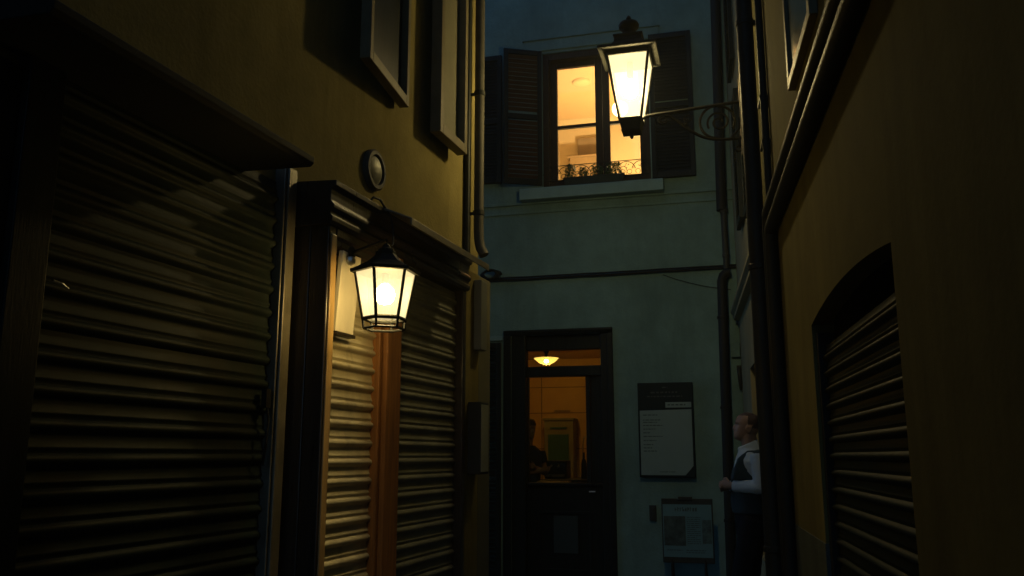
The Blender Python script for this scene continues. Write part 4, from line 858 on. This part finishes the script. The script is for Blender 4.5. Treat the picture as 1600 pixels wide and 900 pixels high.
S2, E2, W2_ = B_(-0.01, -0.19, 1.43), B_(0.05, -0.23, 1.15), B_(0.21, 0.04, 1.20)
for S_, E_, W_ in ((S1, E1, W1_), (S2, E2, W2_)): limb(bd, [S_, E_, W_], [0.052, 0.042, 0.03], 12)
hd = (W1_ - E1).normalized(); hand(bd, W1_, hd, fx, Z, 0.95, 35)
hd = (W2_ - E2).normalized(); hand(bd, W2_, hd, fx, Z, 0.95, 35)
for sg in (-1, 1): limb(bd, [B_(0, 0.09 * sg, 0.93), B_(0.02, 0.10 * sg, 0.5), B_(0, 0.10 * sg, 0.08)], [0.08, 0.055, 0.036], 14)
remesh(bd, 'body', M['skin'], pr, 0.008, 2)
hr = MB()
hr.frustum([ellipse_ring(HC2 + fx * -0.02 + Z * z, fx, fy, f, b, w_) for z, f, b, w_ in ((0.10, .02, .10, .083), (0.14, .05, .115, .09), (0.165, .112, .118, .09), (0.20, .115, .112, .086), (0.235, .092, .09, .07), (0.252, .04, .045, .035))])
remesh(hr, 'hair', M['hair'], pr, 0.008, 2, None, 0.006, 40)
sh = MB()
sh.frustum([ellipse_ring(B_(0, 0, z), fx, fy, f, b, w_) for z, f, b, w_ in ((0.88, .13, .125, .165), (1.1, .135, .115, .165), (1.3, .14, .12, .19), (1.44, .112, .10, .185), (1.505, .075, .075, .095))])
for S_, E_ in ((S1, E1), (S2, E2)): limb(sh, [S_, S_.lerp(E_, .55)], [0.075, 0.066], 16)
remesh(sh, 'tee_shirt', M['darkshirt'], pr, 0.010, 3, None, 0.004, 10)
tr = MB()
tr.frustum([ellipse_ring(B_(0, 0, z), fx, fy, f, b, w_) for z, f, b, w_ in ((0.78, .13, .13, .17), (0.95, .125, .12, .16))])
for sg in (-1, 1): limb(tr, [B_(0, 0.09 * sg, 0.9), B_(0.02, 0.10 * sg, 0.5), B_(0, 0.10 * sg, 0.05)], [0.10, 0.075, 0.065], 16)
remesh(tr, 'trousers', M['trousers'], pr, 0.012, 3)
for sg in (-1, 1):
    w = MB(); p = B_(0, 0.10 * sg, 0); limb(w, [p - fx * 0.05 + Z * 0.05, p + Z * 0.055, p + fx * 0.19 + Z * 0.034], [0.042, 0.048, 0.03], 14); w.build('shoe', M['shoe'], pr, smooth=True)

# ------------------------------------------------------------------ thin haze added round the alley to give the lamps a glow
hz = MB(); hz.add([V((x, y, z)) for z in (-1, 11) for y in (-45, 65) for x in (-45, 45)], [(0, 1, 3, 2), (4, 6, 7, 5), (0, 4, 5, 1), (2, 3, 7, 6), (0, 2, 6, 4), (1, 5, 7, 3)])
mh, th_, oh = nt('lamp_glow_haze'); pv = th_.nodes.new('ShaderNodeVolumePrincipled'); pv.inputs['Color'].default_value = (0.85, 0.92, 0.9, 1)
pv.inputs['Density'].default_value = 0.0022; pv.inputs['Anisotropy'].default_value = 0.3; th_.links.new(pv.outputs[0], oh.inputs['Volume'])
ho = hz.build('haze', mh); ho['kind'] = 'stuff'

# ================================================================== CAMERA, SKY, SUN
cam = bpy.data.cameras.new('camera'); co = bpy.data.objects.new('camera', cam); COL.objects.link(co)
co.location = (0, 0, 1.4); co.rotation_euler = (R(90) + math.atan(262 / 1347), 0, 0)
cam.sensor_width = 36; cam.lens = 36 * 1347 / 1600; cam.clip_start = 0.05; cam.clip_end = 500
sc.camera = co
wd = bpy.data.worlds.new('World'); sc.world = wd; wd.use_nodes = True
t_ = wd.node_tree; bg = t_.nodes['Background']
sky = t_.nodes.new('ShaderNodeTexSky'); sky.sky_type = 'NISHITA'; sky.sun_disc = False
SE, SR_ = R(11), R(120)
sky.sun_elevation = SE; sky.sun_rotation = SR_; sky.ozone_density = 5.0
t_.links.new(sky.outputs[0], bg.inputs[0]); bg.inputs[1].default_value = 0.15
sl = bpy.data.lights.new('sun', 'SUN'); sl.energy = 0.004; sl.angle = R(30); sl.color = (0.75, 0.9, 1.0)
so = bpy.data.objects.new('sun', sl); COL.objects.link(so); so.rotation_euler = (R(25), R(-12), 0)

sc.view_settings.view_transform = 'Standard'; sc.view_settings.look = 'None'; sc.view_settings.gamma = 1; sc.view_settings.exposure = 0
sc.cycles.use_denoising = True; sc.cycles.max_bounces = 8; sc.cycles.diffuse_bounces = 1; sc.cycles.transparent_max_bounces = 16; sc.cycles.sample_clamp_indirect = 4
